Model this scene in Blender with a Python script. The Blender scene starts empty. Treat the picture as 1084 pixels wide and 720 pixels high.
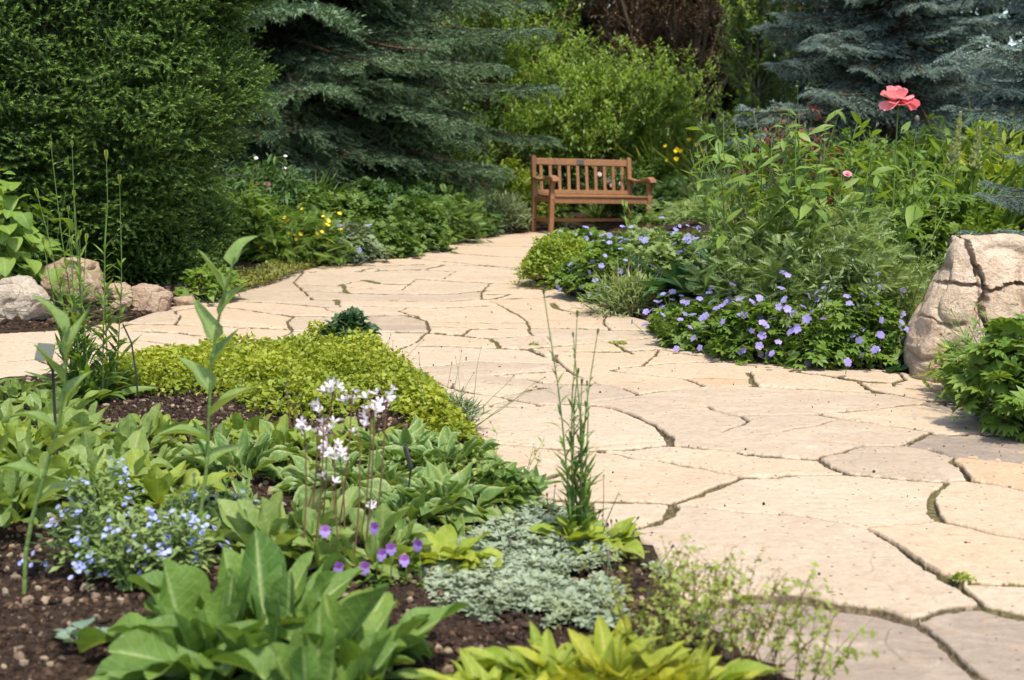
import bpy, bmesh, math, random
import numpy as np
from mathutils import Vector, Matrix, Euler

rng = np.random.default_rng(7)
random.seed(7)
SC = bpy.context.scene
COL = SC.collection

# ------------------------------------------------------------------ camera
CAM_H = 1.0
PITCH = math.atan(202 / 1300)
camd = bpy.data.cameras.new("camera")
camd.sensor_width = 36.0
camd.lens = 36 * 1300 / 1084
camd.clip_start = 0.05
camd.clip_end = 800
camd.dof.use_dof = True
camd.dof.focus_distance = 5.2
camd.dof.aperture_fstop = 4.4
cam = bpy.data.objects.new("camera", camd)
COL.objects.link(cam)
cam.location = (0, 0, CAM_H)
cam.rotation_euler = (math.pi / 2 - PITCH, 0, 0)
SC.camera = cam

# ------------------------------------------------------------------ sky and sun
SUN_TO = Vector((0.16, -0.38, 0.91)).normalized()
SUN_EL = math.asin(SUN_TO.z)
SUN_ROT = math.atan2(SUN_TO.x, SUN_TO.y)
world = bpy.data.worlds.new("World")
SC.world = world
world.use_nodes = True
wn = world.node_tree
sky = wn.nodes.new("ShaderNodeTexSky")
sky.sky_type = 'NISHITA'
sky.sun_disc = False
sky.sun_elevation = SUN_EL
sky.sun_rotation = SUN_ROT
sky.air_density = 1.0
sky.dust_density = 2.0
bg = wn.nodes.get("Background") or wn.nodes.new("ShaderNodeBackground")
bg.inputs["Strength"].default_value = 0.15
wn.links.new(sky.outputs[0], bg.inputs["Color"])
sund = bpy.data.lights.new("sun", 'SUN')
sund.energy = 2.7
sund.angle = math.radians(4)
sund.color = (1.0, 0.93, 0.80)
sun = bpy.data.objects.new("sun", sund)
COL.objects.link(sun)
sun.location = (4, -2, 12)
sun.rotation_euler = (-SUN_TO).to_track_quat('-Z', 'Y').to_euler()
SC.view_settings.view_transform = 'Standard'
SC.view_settings.look = 'None'
SC.view_settings.exposure = 1.16
SC.view_settings.gamma = 1
SC.view_settings.use_curve_mapping = False
SC.cycles.use_denoising = True
SC.cycles.max_bounces = 6
SC.cycles.diffuse_bounces = 3
SC.cycles.transmission_bounces = 4
SC.cycles.sample_clamp_indirect = 6

# ------------------------------------------------------------------ helpers
def hsh(ix, iy, iz, seed):
    h = (ix.astype(np.int64) * 374761393 + iy.astype(np.int64) * 668265263 + iz.astype(np.int64) * 2147483647 + seed * 974634777) & 0xFFFFFFFF
    h = ((h ^ (h >> 13)) * 1274126177) & 0xFFFFFFFF
    h = ((h ^ (h >> 16)) * 2246822519) & 0xFFFFFFFF
    return ((h ^ (h >> 15)) & 0xFFFFFF) / float(0xFFFFFF)

def vnoise(p, seed=0):
    p = np.asarray(p, float)
    i = np.floor(p).astype(np.int64)
    f = p - i
    f = f * f * (3 - 2 * f)
    r = 0
    for a in (0, 1):
        wx = f[:, 0] if a else 1 - f[:, 0]
        for b in (0, 1):
            wy = f[:, 1] if b else 1 - f[:, 1]
            for c in (0, 1):
                wz = f[:, 2] if c else 1 - f[:, 2]
                r = r + wx * wy * wz * hsh(i[:, 0] + a, i[:, 1] + b, i[:, 2] + c, seed)
    return r * 2 - 1

def vnoise2(x, y, seed=0):
    ix, iy = np.floor(x).astype(np.int64), np.floor(y).astype(np.int64)
    fx, fy = x - ix, y - iy
    fx, fy = fx * fx * (3 - 2 * fx), fy * fy * (3 - 2 * fy)
    z = np.zeros_like(ix)
    a, b = hsh(ix, iy, z, seed), hsh(ix + 1, iy, z, seed)
    c, d = hsh(ix, iy + 1, z, seed), hsh(ix + 1, iy + 1, z, seed)
    return ((a * (1 - fx) + b * fx) * (1 - fy) + (c * (1 - fx) + d * fx) * fy) * 2 - 1

def fbm(p, seed=0, octv=4, gain=0.5):
    r, a, q = 0, 1.0, np.asarray(p, float)
    for k in range(octv):
        r = r + a * vnoise(q, seed + k)
        q, a = q * 2.03, a * gain
    return r

def sstep(a, b, x):
    t = np.clip((x - a) / (b - a), 0, 1)
    return t * t * (3 - 2 * t)

def nrm(v):
    return v / np.maximum(np.linalg.norm(v, axis=-1, keepdims=True), 1e-9)

def R(a, b, n=None):
    return rng.uniform(a, b, n)

# ---- pixel of the photograph (1084 x 720) -> ray / ground point
CP, SP = math.cos(PITCH), math.sin(PITCH)
def ray(px, py):
    px, py = np.asarray(px, float), np.asarray(py, float)
    x, u = (px - 542) / 1300, -(py - 360) / 1300
    return x, CP + u * SP, -SP + u * CP

def flat(px, py, z=0.0):
    x, y, d = ray(px, py)
    k = (z - CAM_H) / d
    return x * k, y * k

def flat_poly(pts):
    a = np.array(pts, float)
    x, y = flat(a[:, 0], a[:, 1])
    return np.stack([x, y], 1)

# ------------------------------------------------------------------ things, parts
def thing(name, label, cat, loc=(0, 0, 0), rot=0.0, group=None):
    o = bpy.data.objects.new(name, None)
    o.empty_display_size = 0.1
    COL.objects.link(o)
    o.location = loc
    o.rotation_euler = (0, 0, rot)
    tag(o, label, cat, group)
    return o

def tag(o, label=None, cat=None, group=None, kind=None):
    if label: o["label"] = label
    if cat: o["category"] = cat
    if group: o["group"] = group
    if kind: o["kind"] = kind
    return o

def make_mesh(name, V, quads=None, tris=None, lc=None, smooth=True):
    me = bpy.data.meshes.new(name)
    V = np.ascontiguousarray(V, np.float32)
    nq = 0 if quads is None else len(quads)
    nt = 0 if tris is None else len(tris)
    loops = np.concatenate([np.asarray(quads, np.int32).ravel() if nq else np.zeros(0, np.int32),
                            np.asarray(tris, np.int32).ravel() if nt else np.zeros(0, np.int32)])
    starts = np.concatenate([np.arange(nq) * 4, nq * 4 + np.arange(nt) * 3]).astype(np.int32)
    me.vertices.add(len(V)); me.vertices.foreach_set("co", V.ravel())
    me.loops.add(len(loops)); me.loops.foreach_set("vertex_index", loops.astype(np.int32))
    me.polygons.add(nq + nt); me.polygons.foreach_set("loop_start", starts)
    me.polygons.foreach_set("use_smooth", np.full(nq + nt, smooth, bool))
    if lc is not None:
        at = me.attributes.new("lc", 'FLOAT_COLOR', 'POINT')
        a = np.ones((len(V), 4), np.float32); a[:, :3] = lc
        at.data.foreach_set("color", a.ravel())
    me.update(calc_edges=True)
    return me

def link(name, me, mat, parent=None, loc=None):
    o = bpy.data.objects.new(name, me)
    COL.objects.link(o)
    if mat is not None and not me.materials: me.materials.append(mat)
    if parent is not None: o.parent = parent
    if loc is not None: o.location = loc
    return o

class MB:
    """collects leaves, tubes and surfaces into one mesh"""
    def __init__(s): s.V, s.Q, s.T, s.C, s.n = [], [], [], [], 0
    def add(s, V, quads=None, tris=None, lc=None):
        V = np.asarray(V, np.float32).reshape(-1, 3)
        s.V.append(V)
        if quads is not None and len(quads): s.Q.append(np.asarray(quads) + s.n)
        if tris is not None and len(tris): s.T.append(np.asarray(tris) + s.n)
        s.C.append(np.full((len(V), 3), 0.5, np.float32) if lc is None else np.broadcast_to(np.asarray(lc, np.float32), (len(V), 3)))
        s.n += len(V)
    def arrays(s):
        return (np.concatenate(s.V), np.concatenate(s.Q) if s.Q else None, np.concatenate(s.T) if s.T else None, np.concatenate(s.C))
    def mesh(s, name, smooth=True):
        V, Q, T, C = s.arrays()
        return make_mesh(name, V, Q, T, C, smooth)
    def build(s, name, mat, parent=None, smooth=True):
        if not s.n: return None
        return link(name, s.mesh(name, smooth), mat, parent)
    # --- leaves: template placed in many frames
    def leaves(s, tpl, o, d, up, L, W=None, tint=None, roll=None):
        m = len(o)
        if m == 0: return
        if isinstance(tpl, list):
            pick = rng.integers(0, len(tpl), m)
            L = np.broadcast_to(L, m); W = L if W is None else np.broadcast_to(W, m)
            tint = R(0, 1, m) if tint is None else np.broadcast_to(tint, m)
            up = np.broadcast_to(up, (m, 3))
            for k, t in enumerate(tpl):
                q = pick == k
                s.leaves(t, o[q], d[q], up[q], L[q], W[q], tint[q])
            return
        L = np.broadcast_to(L, m); W = L if W is None else np.broadcast_to(W, m)
        tint = R(0, 1, m) if tint is None else np.broadcast_to(tint, m)
        d = nrm(d); up = np.broadcast_to(up, (m, 3))
        sd = np.cross(d, up)
        bad = np.linalg.norm(sd, axis=1) < 1e-4
        if bad.any(): sd[bad] = np.cross(d[bad], np.array([1.0, 0.2, 0.1]))
        sd = nrm(sd); n = np.cross(sd, d)
        TV = tpl['v']; k = len(TV)
        P = (o[:, None, :] + TV[None, :, 0:1] * sd[:, None, :] * W[:, None, None]
             + TV[None, :, 1:2] * d[:, None, :] * L[:, None, None]
             + TV[None, :, 2:3] * n[:, None, :] * L[:, None, None])
        off = (np.arange(m) * k)[:, None, None]
        q = (tpl['q'][None] + off).reshape(-1, 4) if len(tpl['q']) else None
        t = (tpl['t'][None] + off).reshape(-1, 3) if len(tpl['t']) else None
        C = np.empty((m, k, 3))
        C[:, :, 0] = tint[:, None]; C[:, :, 1] = tpl['u'][None]; C[:, :, 2] = tpl['a'][None]
        s.add(P.reshape(-1, 3), q, t, C.reshape(-1, 3))
    # --- tubes along polylines P (n, k, 3)
    def tubes(s, P, r0, r1=None, sides=4, tint=0.5):
        P = np.asarray(P, float)
        n, k, _ = P.shape
        r1 = r0 if r1 is None else r1
        T = nrm(np.gradient(P, axis=1))
        ref = np.where(np.abs(T[..., 2:3]) > 0.9, np.array([1.0, 0, 0]), np.array([0, 0, 1.0]))
        A = nrm(np.cross(T, ref)); B = np.cross(T, A)
        rad = (np.broadcast_to(np.asarray(r0, float).reshape(-1, 1), (n, 1)) * (1 - np.linspace(0, 1, k))[None]
               + np.broadcast_to(np.asarray(r1, float).reshape(-1, 1), (n, 1)) * np.linspace(0, 1, k)[None])
        ph = np.arange(sides) * 2 * np.pi / sides
        V = (P[:, :, None, :] + rad[:, :, None, None] * (np.cos(ph)[None, None, :, None] * A[:, :, None, :] + np.sin(ph)[None, None, :, None] * B[:, :, None, :]))
        idx = np.arange(n * k * sides).reshape(n, k, sides)
        a, b = idx[:, :-1], idx[:, 1:]
        q = np.stack([a, np.roll(a, -1, 2), np.roll(b, -1, 2), b], -1).reshape(-1, 4)
        C = np.empty((n, k, sides, 3)); C[..., 0] = tint; C[..., 1] = 1; C[..., 2] = np.linspace(0, 1, k)[None, :, None]
        s.add(V.reshape(-1, 3), q, None, C.reshape(-1, 3))

def PROF(kind):
    def f(t):
        if kind == 'lance': return np.sin(np.pi * np.clip(t, 0, 1) ** 0.75) ** 0.9
        if kind == 'ovate': return np.sin(np.pi * np.clip(t, 0, 1) ** 0.55) ** 0.8
        if kind == 'spoon': return 0.16 + 0.9 * sstep(0.15, 0.68, t) * np.sqrt(np.clip(1 - ((np.maximum(t, .62) - .62) / .385) ** 2, 0, 1)) - 0.16 * sstep(.8, 1, t)
        if kind == 'strap': return np.clip(0.65 + 0.5 * t, 0, 1) * np.clip((1 - t) * 2.2, 0, 1) ** 0.7
        if kind == 'petiole': return np.where(t < .35, 0.07, np.sin(np.pi * np.clip((t - .3) / .7, 0, 1) ** 0.6) ** 0.75)
        if kind == 'petal': return np.sin(np.pi * np.clip(t * .86 + .02, 0, 1) ** 1.5) ** 0.6
        return np.sin(np.pi * t)
    return f

def leaf_tpl(kind='lance', nl=3, nw=2, wid=0.35, fold=0.25, curl=0.4, wave=0.0, seed=0):
    pf = PROF(kind); r = np.random.default_rng(seed)
    ph = r.uniform(0, 6.28)
    V, U, A = [], [], []
    for i in range(nl + 1):
        t = i / nl
        w = max(float(pf(np.array(t))), 0.004) * wid * .5
        if abs(curl) > 1e-3: y, z = math.sin(curl * t) / curl, -(1 - math.cos(curl * t)) / curl
        else: y, z = t, 0
        ang = curl * t
        for j in range(nw + 1):
            u = -1 + 2 * j / nw
            lift = fold * abs(u) * w + wave * w * abs(u) * math.sin(9 * t + ph + (2.1 if u > 0 else 0))
            V.append((u * w, y + lift * math.sin(ang), z + lift * math.cos(ang))); U.append(abs(u)); A.append(t)
    q = [(i * (nw + 1) + j, i * (nw + 1) + j + 1, (i + 1) * (nw + 1) + j + 1, (i + 1) * (nw + 1) + j) for i in range(nl) for j in range(nw)]
    return dict(v=np.array(V), q=np.array(q), t=np.zeros((0, 3), int), u=np.array(U), a=np.array(A))

def leaf_set(kind, nl, nw, wid, fold, curls, wave=0.0):
    return [leaf_tpl(kind, nl, nw, wid, fold, c, wave, seed=i) for i, c in enumerate(curls)]

def merge_tpl(parts):
    """parts: list of (tpl, origin, dir, up, L) joined into one template (x side, y along, z normal)"""
    m = MB()
    U, A = [], []
    for tpl, o, d, up, L, a0 in parts:
        m.leaves(tpl, np.array([o], float), np.array([d], float), np.array([up], float), np.array([L], float), np.array([L], float), np.array([.5]))
        U.append(tpl['u']); A.append(np.full(len(tpl['u']), a0))
    V, Q, T, C = m.arrays()
    return dict(v=V, q=Q if Q is not None else np.zeros((0, 4), int), t=T if T is not None else np.zeros((0, 3), int), u=np.concatenate(U), a=np.concatenate(A))

def palmate(n=5, nl=2, wid=.55, spread=1.25, curl=.5):
    l = leaf_tpl('lance', nl, 2, wid, .3, curl)
    return merge_tpl([(l, (0, .0, 0), (math.sin(a), math.cos(a), .05), (0, 0, 1), .85 + .15 * math.cos(a), .5) for a in np.linspace(-spread, spread, n)])

def pinnate(n=6, wid=.3, ll=.38, curl=.7):
    l = leaf_tpl('lance', 2, 1, wid, .2, .5)
    ps = []
    for i in range(n):
        t = .2 + .75 * i / n
        y, z = math.sin(curl * t) / curl, -(1 - math.cos(curl * t)) / curl
        for sg in (-1, 1):
            ps.append((l, (0, y, z), (sg * .85, .55, -.15), (0, 0, 1), ll * (1.1 - .7 * abs(t - .45)), t))
    ps.append((l, (0, math.sin(curl * .9) / curl, -(1 - math.cos(curl * .9)) / curl), (0, 1, -.5), (0, 0, 1), ll * .8, 1))
    ps.append((leaf_tpl('strap', 2, 1, .02, 0, curl), (0, 0, 0), (0, 1, 0), (0, 0, 1), 1, .2))
    return merge_tpl(ps)

def brush(n=14, nl=.26, w=.045, ang=.9, seed=0, flatn=0.0):
    """a needle-covered shoot: thin triangles round the y axis"""
    r = np.random.default_rng(seed)
    V, T, U, A = [], [], [], []
    for i in range(n):
        t = (i + .3) / n
        ph = r.uniform(0, 2 * math.pi) if not flatn else (0 if i % 2 else math.pi) + r.normal(0, flatn)
        a = ang * r.uniform(.75, 1.2)
        rad = np.array([math.cos(ph), 0, math.sin(ph)])
        d = rad * math.sin(a) + np.array([0, math.cos(a), 0])
        sd = np.cross(d, rad); sd /= max(np.linalg.norm(sd), 1e-6)
        if flatn: sd = np.array([0, 1., 0]) if abs(d[1]) < .8 else np.array([1., 0, 0])
        p = np.array([0, t, 0]); l = nl * r.uniform(.8, 1.15) * (1 - .35 * t)
        k = len(V)
        V += [p - sd * w * .5, p + sd * w * .5, p + d * l]
        T.append((k, k + 1, k + 2)); U += [0, 0, 1]; A += [t] * 3
    return dict(v=np.array(V), q=np.zeros((0, 4), int), t=np.array(T), u=np.array(U, float), a=np.array(A))

def grow(o, d, L, k=5, grav=-.3, wig=.12):
    """polylines from points o along d: (n, k, 3)"""
    o = np.asarray(o, float); d = nrm(np.asarray(d, float)); n = len(o)
    L = np.broadcast_to(L, n); P = [o]; p = o.copy()
    for i in range(k - 1):
        p = p + d * (L / (k - 1))[:, None]; P.append(p)
        d = nrm(d + np.array([0, 0, 1.0]) * np.broadcast_to(grav, n)[:, None] / (k - 1) + rng.normal(0, wig / math.sqrt(k), (n, 3)))
    return np.stack(P, 1)

def along(P, t):
    """points and tangents at t (n, m) on polylines P"""
    n, k, _ = P.shape
    f = np.clip(t, 0, .9999) * (k - 1); i = f.astype(int); w = (f - i)[..., None]
    r = np.arange(n)[:, None]
    a, b = P[r, i], P[r, i + 1]
    return (a * (1 - w) + b * w), nrm(b - a)

def around(tan, tilt, az=None):
    """directions leaning off tangents by tilt, at azimuth az"""
    sh = tan.shape[:-1]
    az = R(0, 2 * np.pi, sh) if az is None else az
    ref = np.where(np.abs(tan[..., 2:3]) > .9, np.array([1.0, 0, 0]), np.array([0, 0, 1.0]))
    A = nrm(np.cross(tan, ref)); B = np.cross(tan, A)
    rad = np.cos(az)[..., None] * A + np.sin(az)[..., None] * B
    tilt = np.broadcast_to(tilt, sh)
    return np.cos(tilt)[..., None] * tan + np.sin(tilt)[..., None] * rad

def disc(n, r, pw=.5):
    a, q = R(0, 2 * np.pi, n), r * R(0, 1, n) ** pw
    return np.stack([np.cos(a) * q, np.sin(a) * q, np.zeros(n)], 1)

UP = np.array([0, 0, 1.0])
def jit(v, s): return v + rng.normal(0, s, v.shape)
# ------------------------------------------------------------------ materials
class NT:
    def __init__(s, name):
        s.m = bpy.data.materials.new(name); s.m.use_nodes = True
        s.t = s.m.node_tree; s.t.nodes.clear()
        s.out = s.t.nodes.new("ShaderNodeOutputMaterial")
    def n(s, typ, ins=None, **kw):
        x = s.t.nodes.new(typ)
        for k, v in kw.items(): setattr(x, k, v)
        for k, v in (ins or {}).items(): s.set(x, k, v)
        return x
    def set(s, x, k, v):
        i = x.inputs[k]
        if hasattr(v, 'is_output') or isinstance(v, bpy.types.NodeSocket): s.t.links.new(v, i)
        else: i.default_value = v
    def mix(s, f, a, b, blend='MIX'):
        x = s.t.nodes.new("ShaderNodeMix"); x.data_type = 'RGBA'; x.blend_type = blend
        s.set(x, 0, f)
        for i, v in ((6, a), (7, b)):
            s.set(x, i, (*v, 1) if isinstance(v, tuple) and len(v) == 3 else v)
        return x.outputs[2]
    def math(s, op, a, b=0.0, clamp=False):
        x = s.t.nodes.new("ShaderNodeMath"); x.operation = op; x.use_clamp = clamp
        s.set(x, 0, a); s.set(x, 1, b)
        return x.outputs[0]
    def noise(s, scale, detail=3, rough=.55, vec=None, dist=0.0):
        x = s.n("ShaderNodeTexNoise", {'Scale': scale, 'Detail': detail, 'Roughness': rough, 'Distortion': dist})
        if vec is not None: s.t.links.new(vec, x.inputs['Vector'])
        return x.outputs['Fac']
    def ramp(s, f, stops):
        x = s.t.nodes.new("ShaderNodeValToRGB"); s.t.links.new(f, x.inputs[0])
        e = x.color_ramp.elements
        while len(e) < len(stops): e.new(.5)
        for k, (p, c) in enumerate(stops):
            e[k].position = p; e[k].color = (*c, 1) if len(c) == 3 else c
        return x.outputs[0]
    def obj(s): return s.n("ShaderNodeTexCoord").outputs['Object']
    def lc(s):
        a = s.n("ShaderNodeAttribute", attribute_name="lc")
        x = s.n("ShaderNodeSeparateColor"); s.t.links.new(a.outputs['Color'], x.inputs[0])
        return x.outputs
    def bump(s, h, strength=.3, dist=.01):
        return s.n("ShaderNodeBump", {'Height': h, 'Strength': strength, 'Distance': dist}).outputs[0]
    def bsdf(s, col, rough=.6, spec=.4, normal=None, **kw):
        p = s.n("ShaderNodeBsdfPrincipled")
        s.set(p, 'Base Color', (*col, 1) if isinstance(col, tuple) else col)
        s.set(p, 'Roughness', rough); s.set(p, 'Specular IOR Level', spec)
        if normal is not None: s.set(p, 'Normal', normal)
        for k, v in kw.items(): s.set(p, k.replace('_', ' '), v)
        return p.outputs[0]
    def done(s, sh):
        s.t.links.new(sh, s.out.inputs['Surface']); return s.m

def leafmat(name, c1, c2, tip=None, vein=None, edge=None, rough=.5, trans=.35, spec=.35, near=False, mott=.25, tt=(1.25, 1.15, .55)):
    """leaf colour varies leaf by leaf; tip = fresh growth, vein = midrib, edge = variegated margin"""
    t = NT(name); r, g, b = t.lc()[:3]
    col = t.mix(r, c1, c2)
    if tip: col = t.mix(t.math('MULTIPLY', t.math('SUBTRACT', b, .55, True), 2.0, True), col, tip)
    if edge: col = t.mix(t.math('MULTIPLY', t.math('SUBTRACT', g, .62, True), 3.2, True), col, edge)
    nz = t.noise(55 if near else 9, 3, .6, t.obj())
    k = t.math('ADD', t.math('MULTIPLY', nz, mott * 2), 1 - mott)
    hs = t.n("ShaderNodeHueSaturation", {'Value': k, 'Color': col})
    col = hs.outputs[0]
    nor = None
    if vein:
        f = t.math('SUBTRACT', 1.0, t.math('MULTIPLY', g, 7.0), True)
        col = t.mix(f, col, vein)
    if near:
        # side veins run out from the midrib, gentle quilting between them; blemishes: yellowing, brown bitten spots and tips
        w = t.math('SINE', t.math('SUBTRACT', t.math('MULTIPLY', b, 70.0), t.math('MULTIPLY', g, 8.0)))
        vl = t.math('MULTIPLY', t.math('SUBTRACT', w, .82, True), 2.6, True)
        lo = t.noise(7, 3, .6, t.obj()); sp = t.noise(33, 4, .65, t.obj())
        col = t.mix(t.math('MULTIPLY', t.math('SUBTRACT', lo, .50, True), 2.2, True), col, t.mix(.45, col, (.30, .27, .035)))
        if vein: col = t.mix(vl, col, t.mix(.5, col, vein))
        bad = t.math('MULTIPLY', t.math('SUBTRACT', t.math('ADD', sp, t.math('MULTIPLY', t.math('MULTIPLY', b, b), .10)), .735, True), 14.0, True)
        col = t.mix(bad, col, (.16, .10, .035))
        h = t.math('ADD', t.math('MULTIPLY', vl, -.5), t.math('ADD', nz, t.math('MULTIPLY', sp, 1.2)))
        nor = t.bump(h, .5, .006)
    p = t.bsdf(col, rough, spec, nor)
    tc = t.mix(1.0, col, tt, 'MULTIPLY')
    tr = t.n("ShaderNodeBsdfTranslucent"); t.set(tr, 'Color', tc)
    if nor is not None: t.set(tr, 'Normal', nor)
    ms = t.n("ShaderNodeMixShader"); t.set(ms, 0, trans)
    t.t.links.new(p, ms.inputs[1]); t.t.links.new(tr.outputs[0], ms.inputs[2])
    return t.done(ms.outputs[0])

def plain(name, c1, c2=None, rough=.6, spec=.3, scale=8, bump=0.0, metal=0.0, bscale=None):
    t = NT(name); ob = t.obj()
    n = t.noise(scale, 4, .6, ob)
    col = t.mix(n, c1, c2 or c1)
    nor = t.bump(t.noise(bscale or scale * 4, 4, .6, ob), bump, .01) if bump else None
    return t.done(t.bsdf(col, rough, spec, nor, Metallic=metal))

M = {}
M['bark'] = plain('bark', (.045, .032, .024), (.11, .085, .065), .9, .1, 14, .8)
M['pale_bark'] = plain('pale_bark', (.16, .15, .11), (.28, .26, .2), .8, .2, 10, .4)
M['twig'] = plain('twig', (.07, .05, .03), (.12, .09, .05), .85, .1, 20)
M['stem'] = leafmat('stem', (.10, .17, .04), (.13, .20, .05), trans=.05)
M['dark_stem'] = leafmat('dark_stem', (.05, .075, .03), (.08, .10, .04), trans=.05)
M['brown_stem'] = leafmat('brown_stem', (.12, .065, .035), (.17, .09, .045), trans=.05)
M['yew'] = leafmat('yew', (.022, .055, .012), (.048, .100, .018), tip=(.145, .25, .034), trans=.3, rough=.55)
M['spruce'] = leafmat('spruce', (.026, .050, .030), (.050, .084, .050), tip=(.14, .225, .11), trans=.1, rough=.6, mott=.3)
M['blue_spruce'] = leafmat('blue_spruce', (.048, .085, .074), (.090, .140, .122), tip=(.28, .37, .325), trans=.1, rough=.6)
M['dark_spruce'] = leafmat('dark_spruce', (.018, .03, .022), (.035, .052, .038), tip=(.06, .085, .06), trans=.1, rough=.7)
M['willow'] = leafmat('willow', (.145, .255, .045), (.27, .385, .085), trans=.5)
M['lime'] = leafmat('lime', (.20, .29, .03), (.30, .36, .05), trans=.45)
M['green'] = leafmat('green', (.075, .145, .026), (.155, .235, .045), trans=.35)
M['fresh'] = leafmat('fresh', (.11, .20, .028), (.18, .27, .042), trans=.42)
M['dark'] = leafmat('dark', (.030, .070, .022), (.055, .11, .034), trans=.28)
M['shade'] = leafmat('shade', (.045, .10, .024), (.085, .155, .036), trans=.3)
M['grey_green'] = leafmat('grey_green', (.13, .18, .085), (.20, .25, .13), trans=.25)
M['silver'] = leafmat('silver', (.17, .225, .135), (.29, .34, .235), trans=.2, near=True)
M['ferny'] = leafmat('ferny', (.14, .215, .06), (.26, .34, .11), trans=.35)
M['copper'] = leafmat('copper', (.10, .062, .046), (.15, .10, .065), trans=.25)
M['red'] = leafmat('red', (.10, .022, .014), (.20, .05, .028), trans=.3)
M['straw'] = leafmat('straw', (.24, .20, .10), (.36, .31, .17), trans=.3)
M['grass_leaf'] = leafmat('grass_leaf', (.17, .25, .055), (.28, .36, .10), trans=.35)
M['jenny'] = leafmat('jenny', (.15, .215, .018), (.32, .36, .030), trans=.4, spec=.4)
M['moss'] = leafmat('moss', (.10, .12, .018), (.18, .19, .03), trans=.25)
M['thyme'] = leafmat('thyme', (.13, .15, .03), (.22, .22, .05), trans=.3)
N_ = dict(near=True)
M['rosette'] = leafmat('rosette', (.070, .150, .030), (.150, .250, .042), vein=(.30, .38, .15), trans=.38, rough=.56, spec=.32, **N_)
M['spoon'] = leafmat('spoon', (.14, .225, .055), (.24, .325, .085), vein=(.28, .35, .15), trans=.4, rough=.5, **N_)
M['fresh_leaf'] = leafmat('fresh_leaf', (.16, .25, .03), (.27, .34, .05), vein=(.30, .36, .12), trans=.42, rough=.5, **N_)
M['hosta'] = leafmat('hosta', (.085, .175, .038), (.15, .245, .06), edge=(.30, .37, .14), trans=.35, rough=.45, **N_)
M['gold_hosta'] = leafmat('gold_hosta', (.19, .27, .025), (.43, .42, .045), vein=(.42, .42, .12), trans=.42, rough=.55, spec=.3, **N_)
M['lily'] = leafmat('lily', (.15, .25, .06), (.24, .335, .10), vein=(.26, .34, .14), trans=.42, rough=.4, **N_)
M['heart'] = leafmat('heart', (.12, .23, .032), (.20, .31, .05), vein=(.24, .33, .10), trans=.42, **N_)
M['strap'] = leafmat('strap', (.030, .085, .030), (.055, .13, .045), vein=(.09, .15, .07), trans=.25, rough=.4)
M['blue_leaf'] = leafmat('blue_leaf', (.15, .23, .16), (.22, .30, .21), trans=.3, **N_)
M['lime_leaf'] = leafmat('lime_leaf', (.22, .30, .03), (.33, .39, .05), vein=(.34, .40, .12), trans=.42, **N_)
M['rue'] = leafmat('rue', (.22, .29, .05), (.34, .39, .09), trans=.45)
# petals
M['lilac'] = leafmat('lilac', (.26, .22, .52), (.40, .33, .63), trans=.35, mott=.1, tt=(1.05, 1.0, 1.0))
M['blue_petal'] = leafmat('blue_petal', (.24, .235, .50), (.36, .35, .62), trans=.35, mott=.1, tt=(1.05, 1.0, 1.0))
M['sky_petal'] = leafmat('sky_petal', (.29, .34, .66), (.42, .46, .76), trans=.3, mott=.1, tt=(1.05, 1.0, 1.0))
M['white_petal'] = leafmat('white_petal', (.76, .70, .72), (.83, .79, .80), tip=(.74, .58, .68), trans=.35, mott=.06, tt=(1.05, 1.0, 1.0))
M['blush'] = leafmat('blush', (.72, .58, .52), (.80, .70, .64), trans=.3, mott=.08, tt=(1.05, 1.0, 1.0))
M['spire'] = leafmat('spire', (.26, .32, .16), (.38, .43, .25), trans=.35)
M['poppy'] = leafmat('poppy', (.80, .19, .21), (.86, .33, .33), trans=.4, mott=.1, tt=(1.05, 1.0, 1.0))
M['pink'] = leafmat('pink', (.70, .22, .30), (.78, .36, .42), trans=.35, mott=.1, tt=(1.05, 1.0, 1.0))
M['yellow'] = leafmat('yellow', (.78, .56, .02), (.82, .66, .05), trans=.3, mott=.08)
M['violet'] = leafmat('violet', (.10, .022, .17), (.20, .06, .28), tip=(.34, .24, .58), trans=.3, mott=.15, tt=(1.05, 1.0, 1.0))
M['bud'] = leafmat('bud', (.20, .19, .11), (.34, .28, .20), trans=.2)
M['seed'] = leafmat('seed', (.13, .12, .09), (.28, .24, .19), trans=.15)

def wood():
    t = NT('teak'); ob = t.obj()
    mp = t.n("ShaderNodeMapping"); t.t.links.new(ob, mp.inputs[0]); mp.inputs['Scale'].default_value = (3, 3, 3)
    n = t.noise(9, 5, .65, mp.outputs[0], 1.5)
    n2 = t.noise(2.2, 3, .5, ob)
    col = t.ramp(n, [(.25, (.15, .064, .025)), (.55, (.28, .135, .052)), (.8, (.38, .21, .095))])
    col = t.mix(t.math('MULTIPLY', n2, .55), col, (.15, .08, .05))
    return t.done(t.bsdf(col, .5, .4, t.bump(n, .25, .003)))
M['teak'] = wood()
M['plaque'] = plain('plaque', (.10, .09, .08), (.17, .15, .12), .4, .5, 30, 0, .7)
M['black_plastic'] = plain('black_plastic', (.012, .012, .013), (.03, .03, .032), .45, .5, 20)
M['label_back'] = plain('label_back', (.13, .145, .10), (.17, .18, .125), .45, .5, 6, 0, .3)

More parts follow.
